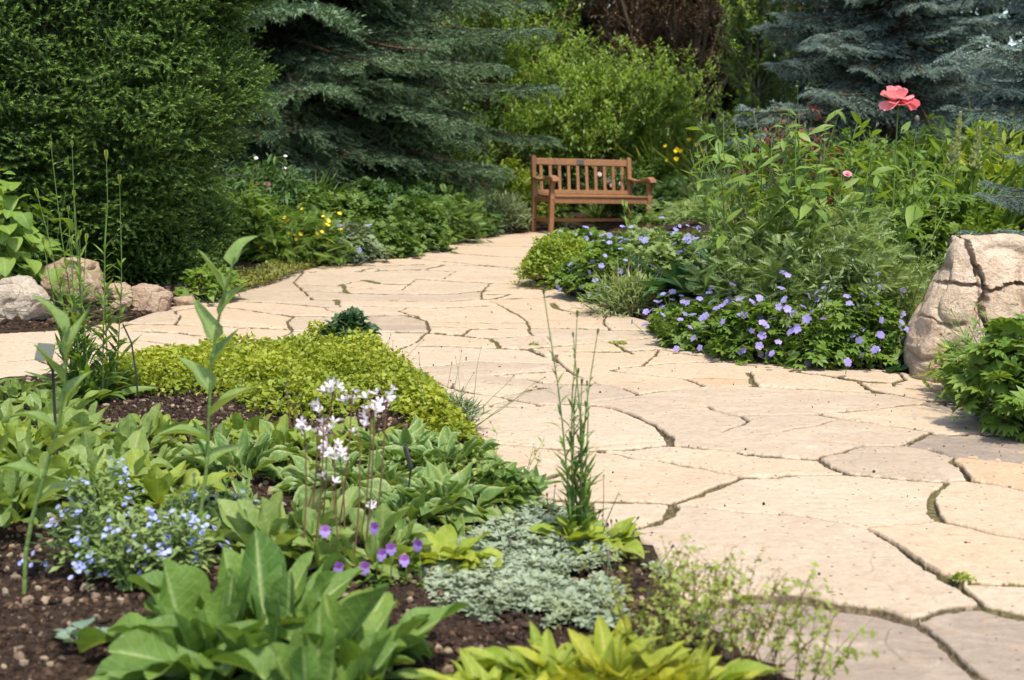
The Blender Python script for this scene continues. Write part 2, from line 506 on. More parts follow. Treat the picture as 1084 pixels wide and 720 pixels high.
def rockmat(name, c1, c2, c3, dark):
    t = NT(name); ob = t.obj()
    n = t.noise(3.4, 7, .66, ob, .9)
    col = t.ramp(n, [(.25, c1), (.48, c2), (.72, c3)])
    st = t.noise(9, 5, .7, ob, 1.2)
    col = t.mix(t.math('MULTIPLY', t.math('SUBTRACT', st, .52, True), 3.0, True), col, dark)
    sp = t.noise(120, 2, .5, ob)
    hs = t.n("ShaderNodeHueSaturation", {'Value': t.math('ADD', t.math('MULTIPLY', sp, .5), .75), 'Color': col})
    h = t.math('ADD', t.math('MULTIPLY', t.noise(16, 8, .7, ob, .4), 1.0), t.math('MULTIPLY', t.noise(70, 4, .6, ob), .35))
    return t.done(t.bsdf(hs.outputs[0], .85, .2, t.bump(h, 1.0, .035)))
M['boulder'] = rockmat('boulder_stone', (.34, .25, .165), (.49, .375, .265), (.60, .50, .385), (.34, .185, .10))
M['white_rock'] = rockmat('white_stone', (.31, .255, .19), (.45, .385, .30), (.55, .49, .41), (.28, .20, .14))
M['tan_rock'] = rockmat('tan_stone', (.26, .17, .10), (.39, .285, .19), (.49, .39, .29), (.31, .14, .075))
M['brown_rock'] = rockmat('brown_stone', (.26, .175, .115), (.37, .27, .19), (.46, .37, .28), (.15, .09, .06))

def soilmat():
    t = NT('soil'); ob = t.obj()
    n = t.noise(14, 6, .7, ob); n2 = t.noise(75, 4, .65, ob); n3 = t.noise(1.3, 3, .5, ob)
    col = t.ramp(n2, [(.3, (.012, .008, .006)), (.5, (.038, .024, .016)), (.66, (.075, .05, .034)), (.8, (.14, .10, .07))])
    col = t.mix(t.math('MULTIPLY', n3, .4), col, (.04, .026, .018))
    h = t.math('ADD', n, t.math('MULTIPLY', n2, .7))
    return t.done(t.bsdf(col, .95, .12, t.bump(h, .9, .035)))
M['soil'] = soilmat()

def mulchmat():
    t = NT('mulch'); r = t.lc()[0]
    col = t.ramp(r, [(0, (.016, .011, .008)), (.45, (.045, .028, .019)), (.8, (.105, .065, .042)), (1, (.25, .19, .13))])
    return t.done(t.bsdf(col, .9, .15))
M['mulch'] = mulchmat()

def flagmat():
    t = NT('flagstone'); ob = t.obj(); r, g, b = t.lc()[:3]
    mp = t.n("ShaderNodeMapping"); t.t.links.new(ob, mp.inputs[0]); mp.inputs['Scale'].default_value = (1.0, 1.35, 1)
    # each slab's tint, two greyed for shadow, with drifting sediment bands over it
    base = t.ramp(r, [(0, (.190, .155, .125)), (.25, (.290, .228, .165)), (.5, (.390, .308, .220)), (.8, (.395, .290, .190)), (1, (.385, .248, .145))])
    big = t.noise(2.1, 4, .55, mp.outputs[0], 1.6)
    col = t.mix(t.math('MULTIPLY', t.math('MULTIPLY', t.math('SUBTRACT', big, .47, True), 4.0, True), .55), base, (.44, .355, .262))
    band = t.noise(5.5, 5, .6, mp.outputs[0], 3.2)
    col = t.mix(t.math('MULTIPLY', t.math('MULTIPLY', t.math('SUBTRACT', band, .53, True), 5.0, True), .6), col, (.34, .225, .13))
    gre = t.noise(1.2, 4, .6, mp.outputs[0], .8)
    col = t.mix(t.math('MULTIPLY', t.math('MULTIPLY', t.math('SUBTRACT', gre, .54, True), 4.0, True), .5), col, (.27, .215, .16))
    fine = t.noise(160, 3, .6, ob)
    med = t.noise(38, 4, .65, ob)
    v = t.math('ADD', t.math('MULTIPLY', fine, .36), t.math('ADD', t.math('MULTIPLY', med, .50), .57))
    hs = t.n("ShaderNodeHueSaturation", {'Value': v, 'Color': col}); col = hs.outputs[0]
    # pits and specks of dirt, scuffs, fine drawn scratches
    sp = t.n("ShaderNodeTexVoronoi", {'Scale': 15.0}, voronoi_dimensions='2D'); t.t.links.new(ob, sp.inputs['Vector'])
    spk = t.math('LESS_THAN', t.math('ADD', sp.outputs['Distance'], t.math('MULTIPLY', fine, .12)), .125)
    spk = t.math('MULTIPLY', spk, t.math('GREATER_THAN', med, .49))
    sc = t.n("ShaderNodeMapping"); t.t.links.new(ob, sc.inputs[0]); sc.inputs['Scale'].default_value = (1.2, 6.5, 1); sc.inputs['Rotation'].default_value = (0, 0, .25)
    scr = t.noise(9, 6, .72, sc.outputs[0], 1.0)
    scr = t.math('MULTIPLY', t.math('SUBTRACT', scr, .585, True), 8.0, True)
    col = t.mix(t.math('MULTIPLY', spk, .8), col, (.06, .042, .03))
    col = t.mix(t.math('MULTIPLY', scr, .45), col, (.15, .105, .07))
    # joints: sand and soil, moss where it grows; a brown rim of dirt at the slab edges
    jn = t.noise(60, 4, .7, ob)
    jc = t.ramp(jn, [(.3, (.026, .019, .012)), (.5, (.085, .064, .036)), (.72, (.18, .14, .08))])
    mc = t.ramp(jn, [(.3, (.035, .034, .010)), (.52, (.095, .090, .022)), (.75, (.17, .155, .045))])
    jc = t.mix(b, jc, mc)
    col = t.mix(t.math('MULTIPLY', t.math('SUBTRACT', g, .12, True), 3.5, True), col, jc)
    h = t.math('ADD', t.math('MULTIPLY', fine, .25), t.math('ADD', t.math('MULTIPLY', band, 1.3), t.math('ADD', med, t.math('MULTIPLY', scr, -.8))))
    h = t.math('SUBTRACT', h, t.math('MULTIPLY', spk, .9))
    return t.done(t.bsdf(col, .82, .25, t.bump(h, .38, .012)))
M['flagstone'] = flagmat()
# ------------------------------------------------------------------ path outline (photo pixels laid on the ground plane)
OUT_PX = [(640, 244), (600, 243), (556, 246), (520, 250), (485, 255), (455, 261), (430, 267), (405, 271), (380, 277), (340, 281), (305, 285),
          (275, 296), (262, 303), (235, 314), (205, 318), (165, 330), (130, 342), (70, 349), (0, 353), (-140, 357), (-420, 362),
          (-420, 418), (-140, 412), (0, 404), (90, 398), (160, 390), (240, 381), (330, 372), (385, 374), (425, 392), (460, 412), (486, 436),
          (500, 462), (522, 486), (528, 512), (572, 534), (628, 556), (668, 572), (690, 588), (694, 612), (712, 640), (760, 676), (835, 722), (900, 780), (1000, 900),
          (1700, 900), (1460, 640), (1300, 545), (1190, 490), (1115, 462), (1080, 448), (1045, 424), (1000, 405), (955, 395), (900, 390), (850, 383), (795, 377), (748, 366),
          (722, 356), (704, 345), (652, 331), (620, 318), (585, 304), (558, 294), (552, 280), (568, 268), (598, 258), (650, 250)]
OUT = flat_poly(OUT_PX)
OUT = np.concatenate([OUT, np.zeros((0, 2))])

def inside(x, y, poly=None):
    poly = OUT if poly is None else poly
    r = np.zeros(x.shape, bool)
    for i in range(len(poly)):
        (x1, y1), (x2, y2) = poly[i], poly[i - 1]
        if y1 == y2: continue
        c = ((y1 > y) != (y2 > y)) & (x < (x2 - x1) * (y - y1) / (y2 - y1) + x1)
        r ^= c
    return r

def seg_dist(x, y, poly, closed=True):
    d = np.full(x.shape, 1e9)
    n = len(poly)
    for i in range(n if closed else n - 1):
        ax, ay = poly[i]; bx, by = poly[(i + 1) % n]
        vx, vy = bx - ax, by - ay
        t = np.clip(((x - ax) * vx + (y - ay) * vy) / max(vx * vx + vy * vy, 1e-12), 0, 1)
        d = np.minimum(d, (x - ax - t * vx) ** 2 + (y - ay - t * vy) ** 2)
    return np.sqrt(d)

def T(x, y, lump=True):
    """height of the soil"""
    x, y = np.atleast_1d(np.asarray(x, float)), np.atleast_1d(np.asarray(y, float))
    d = seg_dist(x, y, OUT); ins = inside(x, y)
    right = sstep(.2, 1.2, x - .04 * y) * sstep(4.0, 6.5, y) * (1 - sstep(13, 16, y))
    back = sstep(12, 17, y)
    amp = .05 + .30 * right + .10 * sstep(6, 9, y) * (1 - right) * (1 - back)
    z = .012 + .03 * sstep(0, .15, d) + amp * sstep(.05, 2.2, d)
    z = z + .085 * np.maximum(y - 16.5, 0) * (1 - .0) * sstep(16, 19, y)
    z = np.minimum(z, 3.0 + .02 * np.maximum(y, 0))
    z = z + .02 * np.maximum(np.abs(x) - 12, 0)
    if lump: z = z + .012 * vnoise2(x * 9, y * 9, 3) + .008 * vnoise2(x * 23, y * 23, 4) + .03 * vnoise2(x * 1.1, y * 1.1, 5) * sstep(.2, 1, d)
    return np.where(ins & (d > .015), -.10, z)

def at(px, py):
    """ground point seen at a pixel"""
    z = 0.0
    for k in range(4):
        x, y = flat(px, py, z); z = float(T(x, y, False)[0])
        if z < 0: z = 0.0
    return (float(x), float(y), z)

def at_depth(px, Y):
    r = ray(px, 360)
    x = (px - 542) / 1300 * Y
    z = float(T(x, Y, False)[0])
    return (x, Y, max(z, 0.0))

def px_scale(Y): return Y / 1300.0      # metres per photo pixel at depth Y
def top_z(py, Y): return CAM_H - (py - 158) / 1300 * Y * 1.0

# soil sheet to the horizon, finely meshed round the path
def lin(*seg):
    return np.unique(np.concatenate([np.linspace(a, b, n) for a, b, n in seg]))
gx = lin((-300, -40, 14), (-40, -8, 24), (-8, -3, 40), (-3, 3, 230), (3, 8, 40), (8, 40, 24), (40, 300, 14))
gy = lin((-40, 0, 14), (0, 1.8, 12), (1.8, 6.5, 190), (6.5, 17, 200), (17, 40, 46), (40, 400, 24))
X, Y = np.meshgrid(gx, gy)
Z = T(X.ravel(), Y.ravel())
idx = np.arange(X.size).reshape(X.shape)
q = np.stack([idx[:-1, :-1], idx[:-1, 1:], idx[1:, 1:], idx[1:, :-1]], -1).reshape(-1, 4)
g = link('ground', make_mesh('ground', np.stack([X.ravel(), Y.ravel(), Z], 1), q), M['soil'])
tag(g, kind='structure')

# ------------------------------------------------------------------ flagstone path: joints traced as polylines (width m, moss 0-1, depth, points)
JX = []
JO = [
 (.030, .0, 1, [(640, 655), (700, 645), (760, 638), (800, 634), (850, 635), (900, 642), (935, 648), (970, 658), (990, 672), (1010, 690), (1030, 710), (1045, 725), (1075, 770), (1110, 840), (1150, 920)]),
 (.012, .0, 1, [(970, 655), (990, 648), (1010, 646), (1044, 644)]),
 (.020, .1, 1, [(898, 557), (920, 563), (950, 580), (975, 600), (1000, 612)]),
 (.034, .3, 1, [(1000, 612), (1015, 622), (1040, 642), (1060, 648), (1084, 653), (1160, 676), (1300, 700), (1800, 800)]),
 (.010, .0, 1, [(709, 537), (755, 542), (800, 545), (840, 548), (870, 552), (898, 557)]),
 (.009, .0, 1, [(920, 561), (950, 558), (980, 556), (994, 555)]),
 (.026, .5, 1, [(1003, 511), (990, 520), (983, 532), (984, 545), (995, 555)]),
 (.015, .2, 1, [(995, 555), (1015, 560), (1050, 566), (1084, 572), (1150, 590), (1300, 615), (1700, 690)]),
 (.007, .7, 1, [(1012, 619), (1050, 620), (1084, 622), (1200, 628), (1300, 640), (1800, 700)]),
 (.016, .0, 1, [(784, 483), (840, 486), (867, 487), (874, 484), (892, 480), (912, 475), (930, 474), (950, 473.5), (984, 460), (1010, 461), (1031, 461), (1084, 463), (1130, 466)]),
 (.014, .1, 1, [(869, 488), (874, 494), (885, 499), (897, 503), (930, 506), (959, 508.5), (984, 510.5), (1007, 511), (1027, 511), (1038, 513), (1084, 521), (1180, 545), (1300, 570), (1600, 640)]),
 (.014, .1, 1, [(950, 473), (984, 478.5), (1013, 486.5), (1043, 490), (1084, 493.5), (1200, 505), (1300, 520)]),
 (.020, .3, 1, [(1013, 487), (1007, 491.5), (1018, 499), (1025, 507), (1029, 511.5)]),
 (.011, .1, 1, [(862, 441), (907, 447.5), (948, 453), (984, 458)]),
 (.008, .0, .6, [(885, 446.5), (847, 454), (806, 461)]),
 (.007, .0, .6, [(869, 467), (896, 470.5), (922, 474.5)]),
 (.008, .0, .8, [(784, 441.5), (840, 440), (862, 441)]),
 (.012, .0, 1, [(747, 432), (764, 437), (784, 442), (790, 447), (787, 451), (764, 457)]),
 (.018, .0, 1, [(862, 441), (878, 438.5), (930, 434), (957, 430), (977, 428.5)]),
 (.018, .0, 1, [(952, 420.5), (975, 424), (997, 426), (1051, 429)]),
 (.012, .1, 1, [(796, 410), (840, 413), (860, 414), (896, 416), (919, 417), (952, 420)]),
 (.045, .6, 1, [(835, 393), (862, 398), (871, 399), (885, 401.5), (910, 405), (930, 406), (948, 407)]),
 (.035, .4, 1, [(908, 405), (919, 413), (930, 417), (952, 420)]),
 (.035, .5, 1, [(832, 384), (862, 387), (892, 391), (919, 394)]),
 (.012, .1, 1, [(919, 394), (952, 397), (960, 402.6), (946, 406)]),
 (.010, .0, 1, [(946, 410), (975, 414), (1002, 418), (1042, 424), (1054, 423)]),
 (.022, .0, 1, [(977, 428), (1006, 435.7), (1031, 443), (1056, 450), (1084, 457)]),
 (.016, .0, 1, [(604, 428), (620, 430), (638, 432), (655.5, 435.5), (673, 443), (689, 450), (698, 455.5)]),
 (.038, .1, 1, [(698, 455.5), (707, 463), (711, 472)]),
 (.011, .0, 1, [(711, 472), (760, 478), (800, 482), (840, 486)]),
 (.006, .0, .7, [(706, 472), (684, 474.5), (662, 477), (600, 478)]),
 (.020, .1, .5, [(635, 479), (657, 481), (675, 486)]),
 (.005, .0, .6, [(675, 486), (711, 491), (744, 497), (769, 502), (784, 507)]),
 (.020, .25, 1, [(790, 507), (784, 508), (756, 518), (742, 524), (720, 531), (709, 535), (673, 533), (640, 532), (590, 531), (540, 528)]),
 (.006, .0, .8, [(786, 508), (822, 505.5), (840, 504), (897, 503)]),
 (.042, .55, 1, [(709, 536), (714, 543), (707, 551), (689, 558), (667, 563), (625, 566)]),
 (.014, .0, 1, [(645, 393), (689, 398), (724, 401.5), (744, 409), (760, 410), (800, 410.5)]),
 (.016, .0, 1, [(744, 410), (707, 415.5), (678, 419), (649, 424.5), (600, 429)]),
 (.014, .0, 1, [(675, 419), (658, 412), (633, 407), (613, 399), (600, 391), (589, 383), (588, 377)]),
 (.009, .0, 1, [(645, 393), (678, 388), (700, 385.5), (733, 384), (789, 384.5), (840, 385)]),
 (.006, .0, .8, [(724, 401.5), (760, 401.5), (797, 402)]),
 (.030, .6, 1, [(789, 395), (795.5, 402), (800, 410)]),
 (.012, .1, 1, [(789, 395), (840, 395.5), (862, 398)]),
 (.014, .3, 1, [(560, 370), (600, 366.7), (627, 365.5)]),
 (.026, .95, 1, [(627, 365.5), (644, 363), (655, 368), (669, 375.5)]),
 (.012, .2, 1, [(644, 363), (673, 360), (704, 358)]),
 (.016, .3, 1, [(562, 348), (600, 348.5), (644, 350.5), (707, 352), (730, 353)]),
 (.014, .8, 1, [(531, 324), (547, 333), (558, 340), (561, 349), (563, 357)]),
 (.016, .2, 1, [(451, 341), (489, 342), (553, 342.7)]),
 (.014, .5, 1, [(422, 330), (440, 335.5), (451, 340), (453, 352)]),
 (.018, .4, 1, [(453, 353), (489, 356), (515.5, 359)]),
 (.024, .9, 1, [(515.5, 359), (524, 363), (529, 369)]),
 (.018, .2, 1, [(200, 322), (250, 327), (282, 332), (310, 336), (365, 336), (429, 334.6), (449, 340)]),
 (.016, .4, 1, [(310, 336), (305, 342), (310, 352), (300, 357), (275, 358), (230, 359)]),
 (.014, .2, 1, [(310, 352), (332, 352), (374.5, 351), (452, 353)]),
 (.014, .5, 1, [(366, 337), (373, 350)]),
 (.014, .1, 1, [(230, 346), (260, 347), (306, 349)]),
 (.014, .1, .8, [(230, 364.5), (280, 365), (330, 368)]),
 (.018, .5, 1, [(330, 318), (402, 319), (474, 320), (509, 317), (560, 316)]),
 (.016, .3, 1, [(364, 305), (424, 308), (446, 308.5)]),
 (.060, .95, 1, [(362, 302), (367, 310)]),
 (.060, .95, 1, [(356, 318), (358, 324)]),
 (.030, .8, 1, [(382, 287), (397, 285)]),
 (.020, .4, 1, [(290, 288.6), (330, 289), (382, 288), (429, 286), (506.5, 289), (556, 290)]),
 (.080, .95, 1, [(384.5, 297), (402, 301)]),
 (.020, .5, 1, [(440, 296), (489, 299), (527, 300.5), (575, 301)]),
 (.022, .4, 1, [(405, 274), (435, 274.5), (467, 277), (500, 281), (552, 284)]),
 (.040, .8, 1, [(522, 316.7), (535, 314), (544, 312)]),
 (.045, .95, 1, [(584, 322), (590, 327), (597, 329.5)]),
 (.012, .2, 1, [(597, 329.5), (624, 331), (660, 332)]),
 (.100, .95, 1, [(472, 264), (484, 269)]),
 (.020, .3, 1, [(430, 268), (484, 268.5), (530, 272), (556, 273)]),
 (.020, .3, 1, [(470, 259), (520, 261), (575, 262)]),
 (.014, .0, 1, [(426, 392), (447, 389), (467, 388), (498, 383), (533, 384), (589, 385.5)]),
 (.018, .0, 1, [(463, 405.5), (511, 407), (555.5, 410), (578, 412)]),
 (.012, .0, 1, [(578, 412), (560, 414), (540, 419)]),
 (.012, .0, .8, [(522, 399), (555.5, 395.5), (575.5, 394.5)]),
 (.008, .0, .8, [(553, 402), (573, 406.7), (600, 409), (640, 408)]),
 (.014, .1, 1, [(478, 412), (515.5, 419), (544, 424.5), (569, 430), (604, 428)]),
 (.010, .0, .8, [(515, 432), (527, 427)]), (.008, .0, .7, [(500, 432), (540, 431.5), (573, 431)]),
 (.006, .0, .7, [(484, 449), (498, 458), (524, 467), (555, 471)]),
 (.014, .1, 1, [(473, 470), (524, 472), (555.5, 474), (593, 477), (640, 477.5)]),
 (.026, .3, 1, [(560, 514), (569, 511), (593, 504), (609, 504.5)]),
 (.020, .1, 1, [(100, 343), (134, 343.6), (217, 346), (262, 349)]), (.012, .0, 1, [(90, 350.5), (139, 351), (189, 353.5), (219, 357)]),
 (.012, .0, 1, [(110, 358), (144, 360), (189, 367), (224, 366), (290, 367)]), (.010, .0, 1, [(219, 357), (270, 360)]),
 (.014, .0, 1, [(-140, 372), (0, 362), (60, 364), (110, 358)]), (.014, .0, 1, [(60, 364), (75, 377), (60, 392)]), (.014, .0, 1, [(-60, 385), (0, 384), (75, 377), (160, 372), (189, 367)]),
 (.010, .1, 1, [(185, 330), (190, 337), (186, 346)]), (.010, .3, 1, [(480, 289), (470, 296), (440, 297), (424, 308)]), (.010, .3, 1, [(520, 300), (512, 308), (509, 317), (531, 324)]),
 (.010, .3, 1, [(640, 335), (640, 343), (644, 350)]), (.014, .2, 1, [(320, 289), (312, 300), (330, 318)]), (.014, .2, 1, [(312, 302), (364, 304)]),
 (.014, .3, 1, [(330, 309), (400, 312), (470, 312.5), (520, 308)]), (.014, .3, 1, [(390, 325), (460, 327), (531, 324)]), (.014, .3, 1, [(560, 316), (610, 322), (650, 333)]), (.014, .3, 1, [(452, 347), (500, 349), (562, 348)]), (.010, .2, 1, [(500, 349), (489, 356)]),
 (.012, .2, 1, [(470, 281), (520, 283), (552, 287)]), (.012, .3, 1, [(360, 282), (420, 281), (470, 281)]), (.010, .3, 1, [(470, 281), (450, 286), (429, 286)]), (.012, .2, 1, [(529, 369), (560, 371), (600, 374), (650, 374), (700, 371)]), (.010, .1, 1, [(453, 353), (440, 362), (420, 372)]), (.012, .1, 1, [(430, 366), (480, 367), (529, 369)]), (.009, .1, 1, [(560, 371), (575, 378), (588, 378)]), (.010, .2, 1, [(700, 371), (735, 377), (800, 378)]), (.009, .2, 1, [(700, 371), (690, 380), (678, 388)]),
 (.014, .2, 1, [(250, 320), (300, 322), (340, 326), (390, 325)]), (.010, .2, 1, [(340, 326), (350, 331), (365, 336)]),
 (.016, .2, 1, [(1120, 520), (1105, 535), (1100, 548)]), (.016, .2, 1, [(1180, 600), (1160, 630), (1165, 676)]),
]
# close the network: run loose joint ends on to the nearest other joint
GP = [flat_poly(p) for _, _, _, p in JO]
for i in range(len(GP)):
    w, moss, dep, pts = JO[i]
    if w <= .008 or dep < .8 or pts[0] == (747, 432): continue
    for e in (0, -1):
        p = GP[i][e]; best = (9, None)
        for j in range(len(GP)):
            if j == i: continue
            for a, b in zip(GP[j][:-1], GP[j][1:]):
                t_ = np.clip(np.dot(p - a, b - a) / max(np.dot(b - a, b - a), 1e-9), 0, 1); c_ = a + t_ * (b - a); dd = np.linalg.norm(c_ - p)
                if dd < best[0]: best = (dd, c_)
        if .012 < best[0] < .55:
            c_ = best[1]; mid = (p + c_) / 2 + R(-.06, .06, 2) * best[0]
            JX.append((min(w, .012), moss * .5, .9, np.array([p, mid, c_])))
ROWS = np.concatenate([np.arange(243, 330, .42), np.arange(330, 470, .55), np.arange(470, 905, .85)])
zrow = flat(np.full(len(ROWS), 542.0), ROWS)[1]
DU = .0009
us = np.arange(-.86, .90, DU)
PX, PY = np.meshgrid(us, zrow)
PXm = PX * PY
x, y = PXm.ravel(), np.broadcast_to(PY, PXm.shape).ravel().copy()
keep = inside(x, y) | (seg_dist(x, y, OUT) < .05)
# wander of the joint lines
wx = x + .010 * vnoise2(x * 11, y * 11, 11) + .004 * vnoise2(x * 37, y * 37, 12) + .0016 * vnoise2(x * 120, y * 120, 13)
wy = y + .010 * vnoise2(x * 11, y * 11, 14) + .004 * vnoise2(x * 37, y * 37, 15) + .0016 * vnoise2(x * 120, y * 120, 16)
rowsp = np.abs(np.gradient(zrow)); minw = np.repeat(rowsp * 1.1, len(us))
JM = np.zeros(len(x)); JMOSS = np.zeros(len(x)); JD = np.zeros(len(x))
wn_ = .62 + .55 * np.abs(vnoise2(x * 5, y * 5, 17)) + .35 * vnoise2(x * 19, y * 19, 18)
nC = len(us)
for w, moss, dep, P in [(a_, b_, c_, flat_poly(p_)) for a_, b_, c_, p_ in JO] + JX:
    y0, y1 = P[:, 1].min() - .12, P[:, 1].max() + .12
    rr = np.where((zrow > y0) & (zrow < y1))[0]
    if not len(rr): continue
    a, b = rr.min() * nC, (rr.max() + 1) * nC
    sel = np.arange(a, b)
    sx = wx[sel]; ok = (sx > P[:, 0].min() - .12) & (sx < P[:, 0].max() + .12) & keep[sel]
    sel = sel[ok]
    if not len(sel): continue
    d = seg_dist(wx[sel], wy[sel], P, False)
    hw = np.maximum((.44 - .11 * sstep(4, 8, y[sel])) * w * wn_[sel], .40 * np.minimum(minw[sel], .045))
    soft = np.clip(.0035 + .25 * minw[sel], 0, .012)
    hgz = np.abs(np.gradient(P[:, 1])).sum() > 1.6 * np.abs(np.gradient(P[:, 0])).sum()
    if hgz: hw = np.minimum(hw, (.34 * w + .001) * wn_[sel]); soft = np.minimum(soft, .005)
    m = (1 - sstep(hw, hw + soft, d))
    up = m * dep > JM[sel]
    JM[sel] = np.maximum(JM[sel], m * dep)
    JMOSS[sel] = np.where(up, moss, JMOSS[sel])
# slab labels by flooding between the joints (on a thinned grid)
nR = len(zrow); ST = 3
J2 = (JM > .3).reshape(nR, nC); K2 = keep.reshape(nR, nC)
r3, c3 = nR // ST, nC // ST
blk = J2[:r3 * ST, :c3 * ST].reshape(r3, ST, c3, ST).any((1, 3)) | ~K2[:r3 * ST:ST, :c3 * ST:ST]
lab = np.where(blk, 0, np.arange(1, r3 * c3 + 1).reshape(r3, c3))
for it in range(900):
    old = lab
    p = np.pad(lab, 1)
    lab = np.where(blk, 0, np.maximum.reduce([p[1:-1, 1:-1], p[:-2, 1:-1], p[2:, 1:-1], p[1:-1, :-2], p[1:-1, 2:]]))
    if it % 20 == 0 and (lab == old).all(): break
for it in range(14):
    p = np.pad(lab, 1)
    gr = np.maximum.reduce([p[:-2, 1:-1], p[2:, 1:-1], p[1:-1, :-2], p[1:-1, 2:]])
    lab = np.where(lab == 0, gr, lab)
full = np.repeat(np.repeat(lab, ST, 0), ST, 1)
full = np.pad(full, ((0, nR - full.shape[0]), (0, nC - full.shape[1])), mode='edge')
ul, inv = np.unique(full.ravel(), return_inverse=True)
tint = R(.36, .80, len(ul)); hgt = rng.normal(0, .0012, len(ul)); tx = rng.normal(0, .0015, len(ul)); ty = rng.normal(0, .0015, len(ul))
def lab_at(px, py):
    gx_, gy_ = flat(px, py)
    r = int(np.argmin(np.abs(zrow - gy_))); c = int(np.clip((gx_ / gy_ - us[0]) / DU, 0, nC - 1))
    return inv[r * nC + c]
for px, py, tv, hv in [(940, 685, .10, -.012), (1060, 690, .12, -.010), (860, 590, .42, .002), (1000, 590, .80, .004), (930, 490, .30, .001), (1060, 505, .92, .002), (1050, 535, .72, .003),  # first two slabs: a soft shadow is put into their grey tint
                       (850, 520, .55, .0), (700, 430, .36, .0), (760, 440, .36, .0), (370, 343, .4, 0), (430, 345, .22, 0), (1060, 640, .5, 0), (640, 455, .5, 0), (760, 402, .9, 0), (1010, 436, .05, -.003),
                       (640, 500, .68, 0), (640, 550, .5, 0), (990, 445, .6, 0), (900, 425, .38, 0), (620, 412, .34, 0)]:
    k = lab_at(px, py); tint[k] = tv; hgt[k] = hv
cx = np.bincount(inv, x) / np.bincount(inv); cy = np.bincount(inv, y) / np.bincount(inv)
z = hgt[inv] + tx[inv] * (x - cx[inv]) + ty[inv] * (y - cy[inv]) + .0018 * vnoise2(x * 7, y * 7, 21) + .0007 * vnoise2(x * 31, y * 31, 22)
# split-stone ledges: each slab surface steps down in thin layers
led = vnoise2(x * 2.3 + tint[inv] * 50, y * 2.9, 23) + .35 * vnoise2(x * 11, y * 13, 24)
z = z + .0034 * sstep(.30, .325, led) + .0026 * sstep(.05, .07, led * np.sign(tint[inv] - .5))
jd = np.minimum(JM, 1.0)
z = z * (1 - jd) - jd * (.017 + .004 * vnoise2(x * 40, y * 40, 25)) - .004 * np.clip(jd, 0, .3) / .3
z = z + jd * JMOSS * .012
edge_d = np.where(inside(x, y), seg_dist(x, y, OUT), 0)
z = z - .02 * (1 - sstep(0, .03, edge_d))
z = z + .004
kk = keep.reshape(nR, nC)
idx = np.full(len(x), -1); idx[keep] = np.arange(keep.sum()); idx = idx.reshape(nR, nC)
qk = kk[:-1, :-1] & kk[:-1, 1:] & kk[1:, 1:] & kk[1:, :-1]
q = np.stack([idx[:-1, :-1], idx[1:, :-1], idx[1:, 1:], idx[:-1, 1:]], -1)[qk]
if (y[nC] - y[0]) > 0: q = q[:, ::-1]
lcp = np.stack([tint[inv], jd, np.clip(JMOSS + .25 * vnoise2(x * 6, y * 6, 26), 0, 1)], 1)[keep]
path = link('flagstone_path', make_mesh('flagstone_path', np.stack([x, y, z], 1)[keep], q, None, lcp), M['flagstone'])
tag(path, kind='structure')
# ------------------------------------------------------------------ bench
def bbox_bm(bm, cx, cy, cz, sx, sy, sz, bev=.004, rot=None):
    m = Matrix.Translation((cx, cy, cz))
    if rot is not None: m = m @ rot
    r = bmesh.ops.create_cube(bm, size=1, matrix=m @ Matrix.Diagonal((sx, sy, sz, 1)))
    es = list({e for v in r['verts'] for e in v.link_edges})
    if bev: bmesh.ops.bevel(bm, geom=es, offset=bev, segments=2, profile=.6, affect='EDGES')

def bm_obj(name, bm, mat, parent, smooth=False):
    me = bpy.data.meshes.new(name); bm.to_mesh(me); bm.free()
    if smooth: me.polygons.foreach_set("use_smooth", np.ones(len(me.polygons), bool))
    return link(name, me, mat, parent)

def sweep(bm, pts, sizes):
    """rounded box section swept along pts in the y-z plane; sizes (width x, thickness)"""
    rings = []
    n = len(pts)
    for i, (p, (w, h)) in enumerate(zip(pts, sizes)):
        a = Vector(pts[min(i + 1, n - 1)]) - Vector(pts[max(i - 1, 0)])
        a.normalize(); nn = Vector((0, -a.z, a.y))
        ring = []
        for k in range(12):
            t = 2 * math.pi * (k + .5) / 12
            c, s_ = math.cos(t), math.sin(t)
            cx = math.copysign(abs(c) ** .45, c) * w / 2; cz = math.copysign(abs(s_) ** .45, s_) * h / 2
            ring.append(bm.verts.new(Vector(p) + Vector((cx, 0, 0)) + nn * cz))
        rings.append(ring)
    for a, b in zip(rings, rings[1:]):
        for k in range(12): bm.faces.new((a[k], a[(k + 1) % 12], b[(k + 1) % 12], b[k]))
    bm.faces.new(rings[0][::-1]); bm.faces.new(rings[-1])

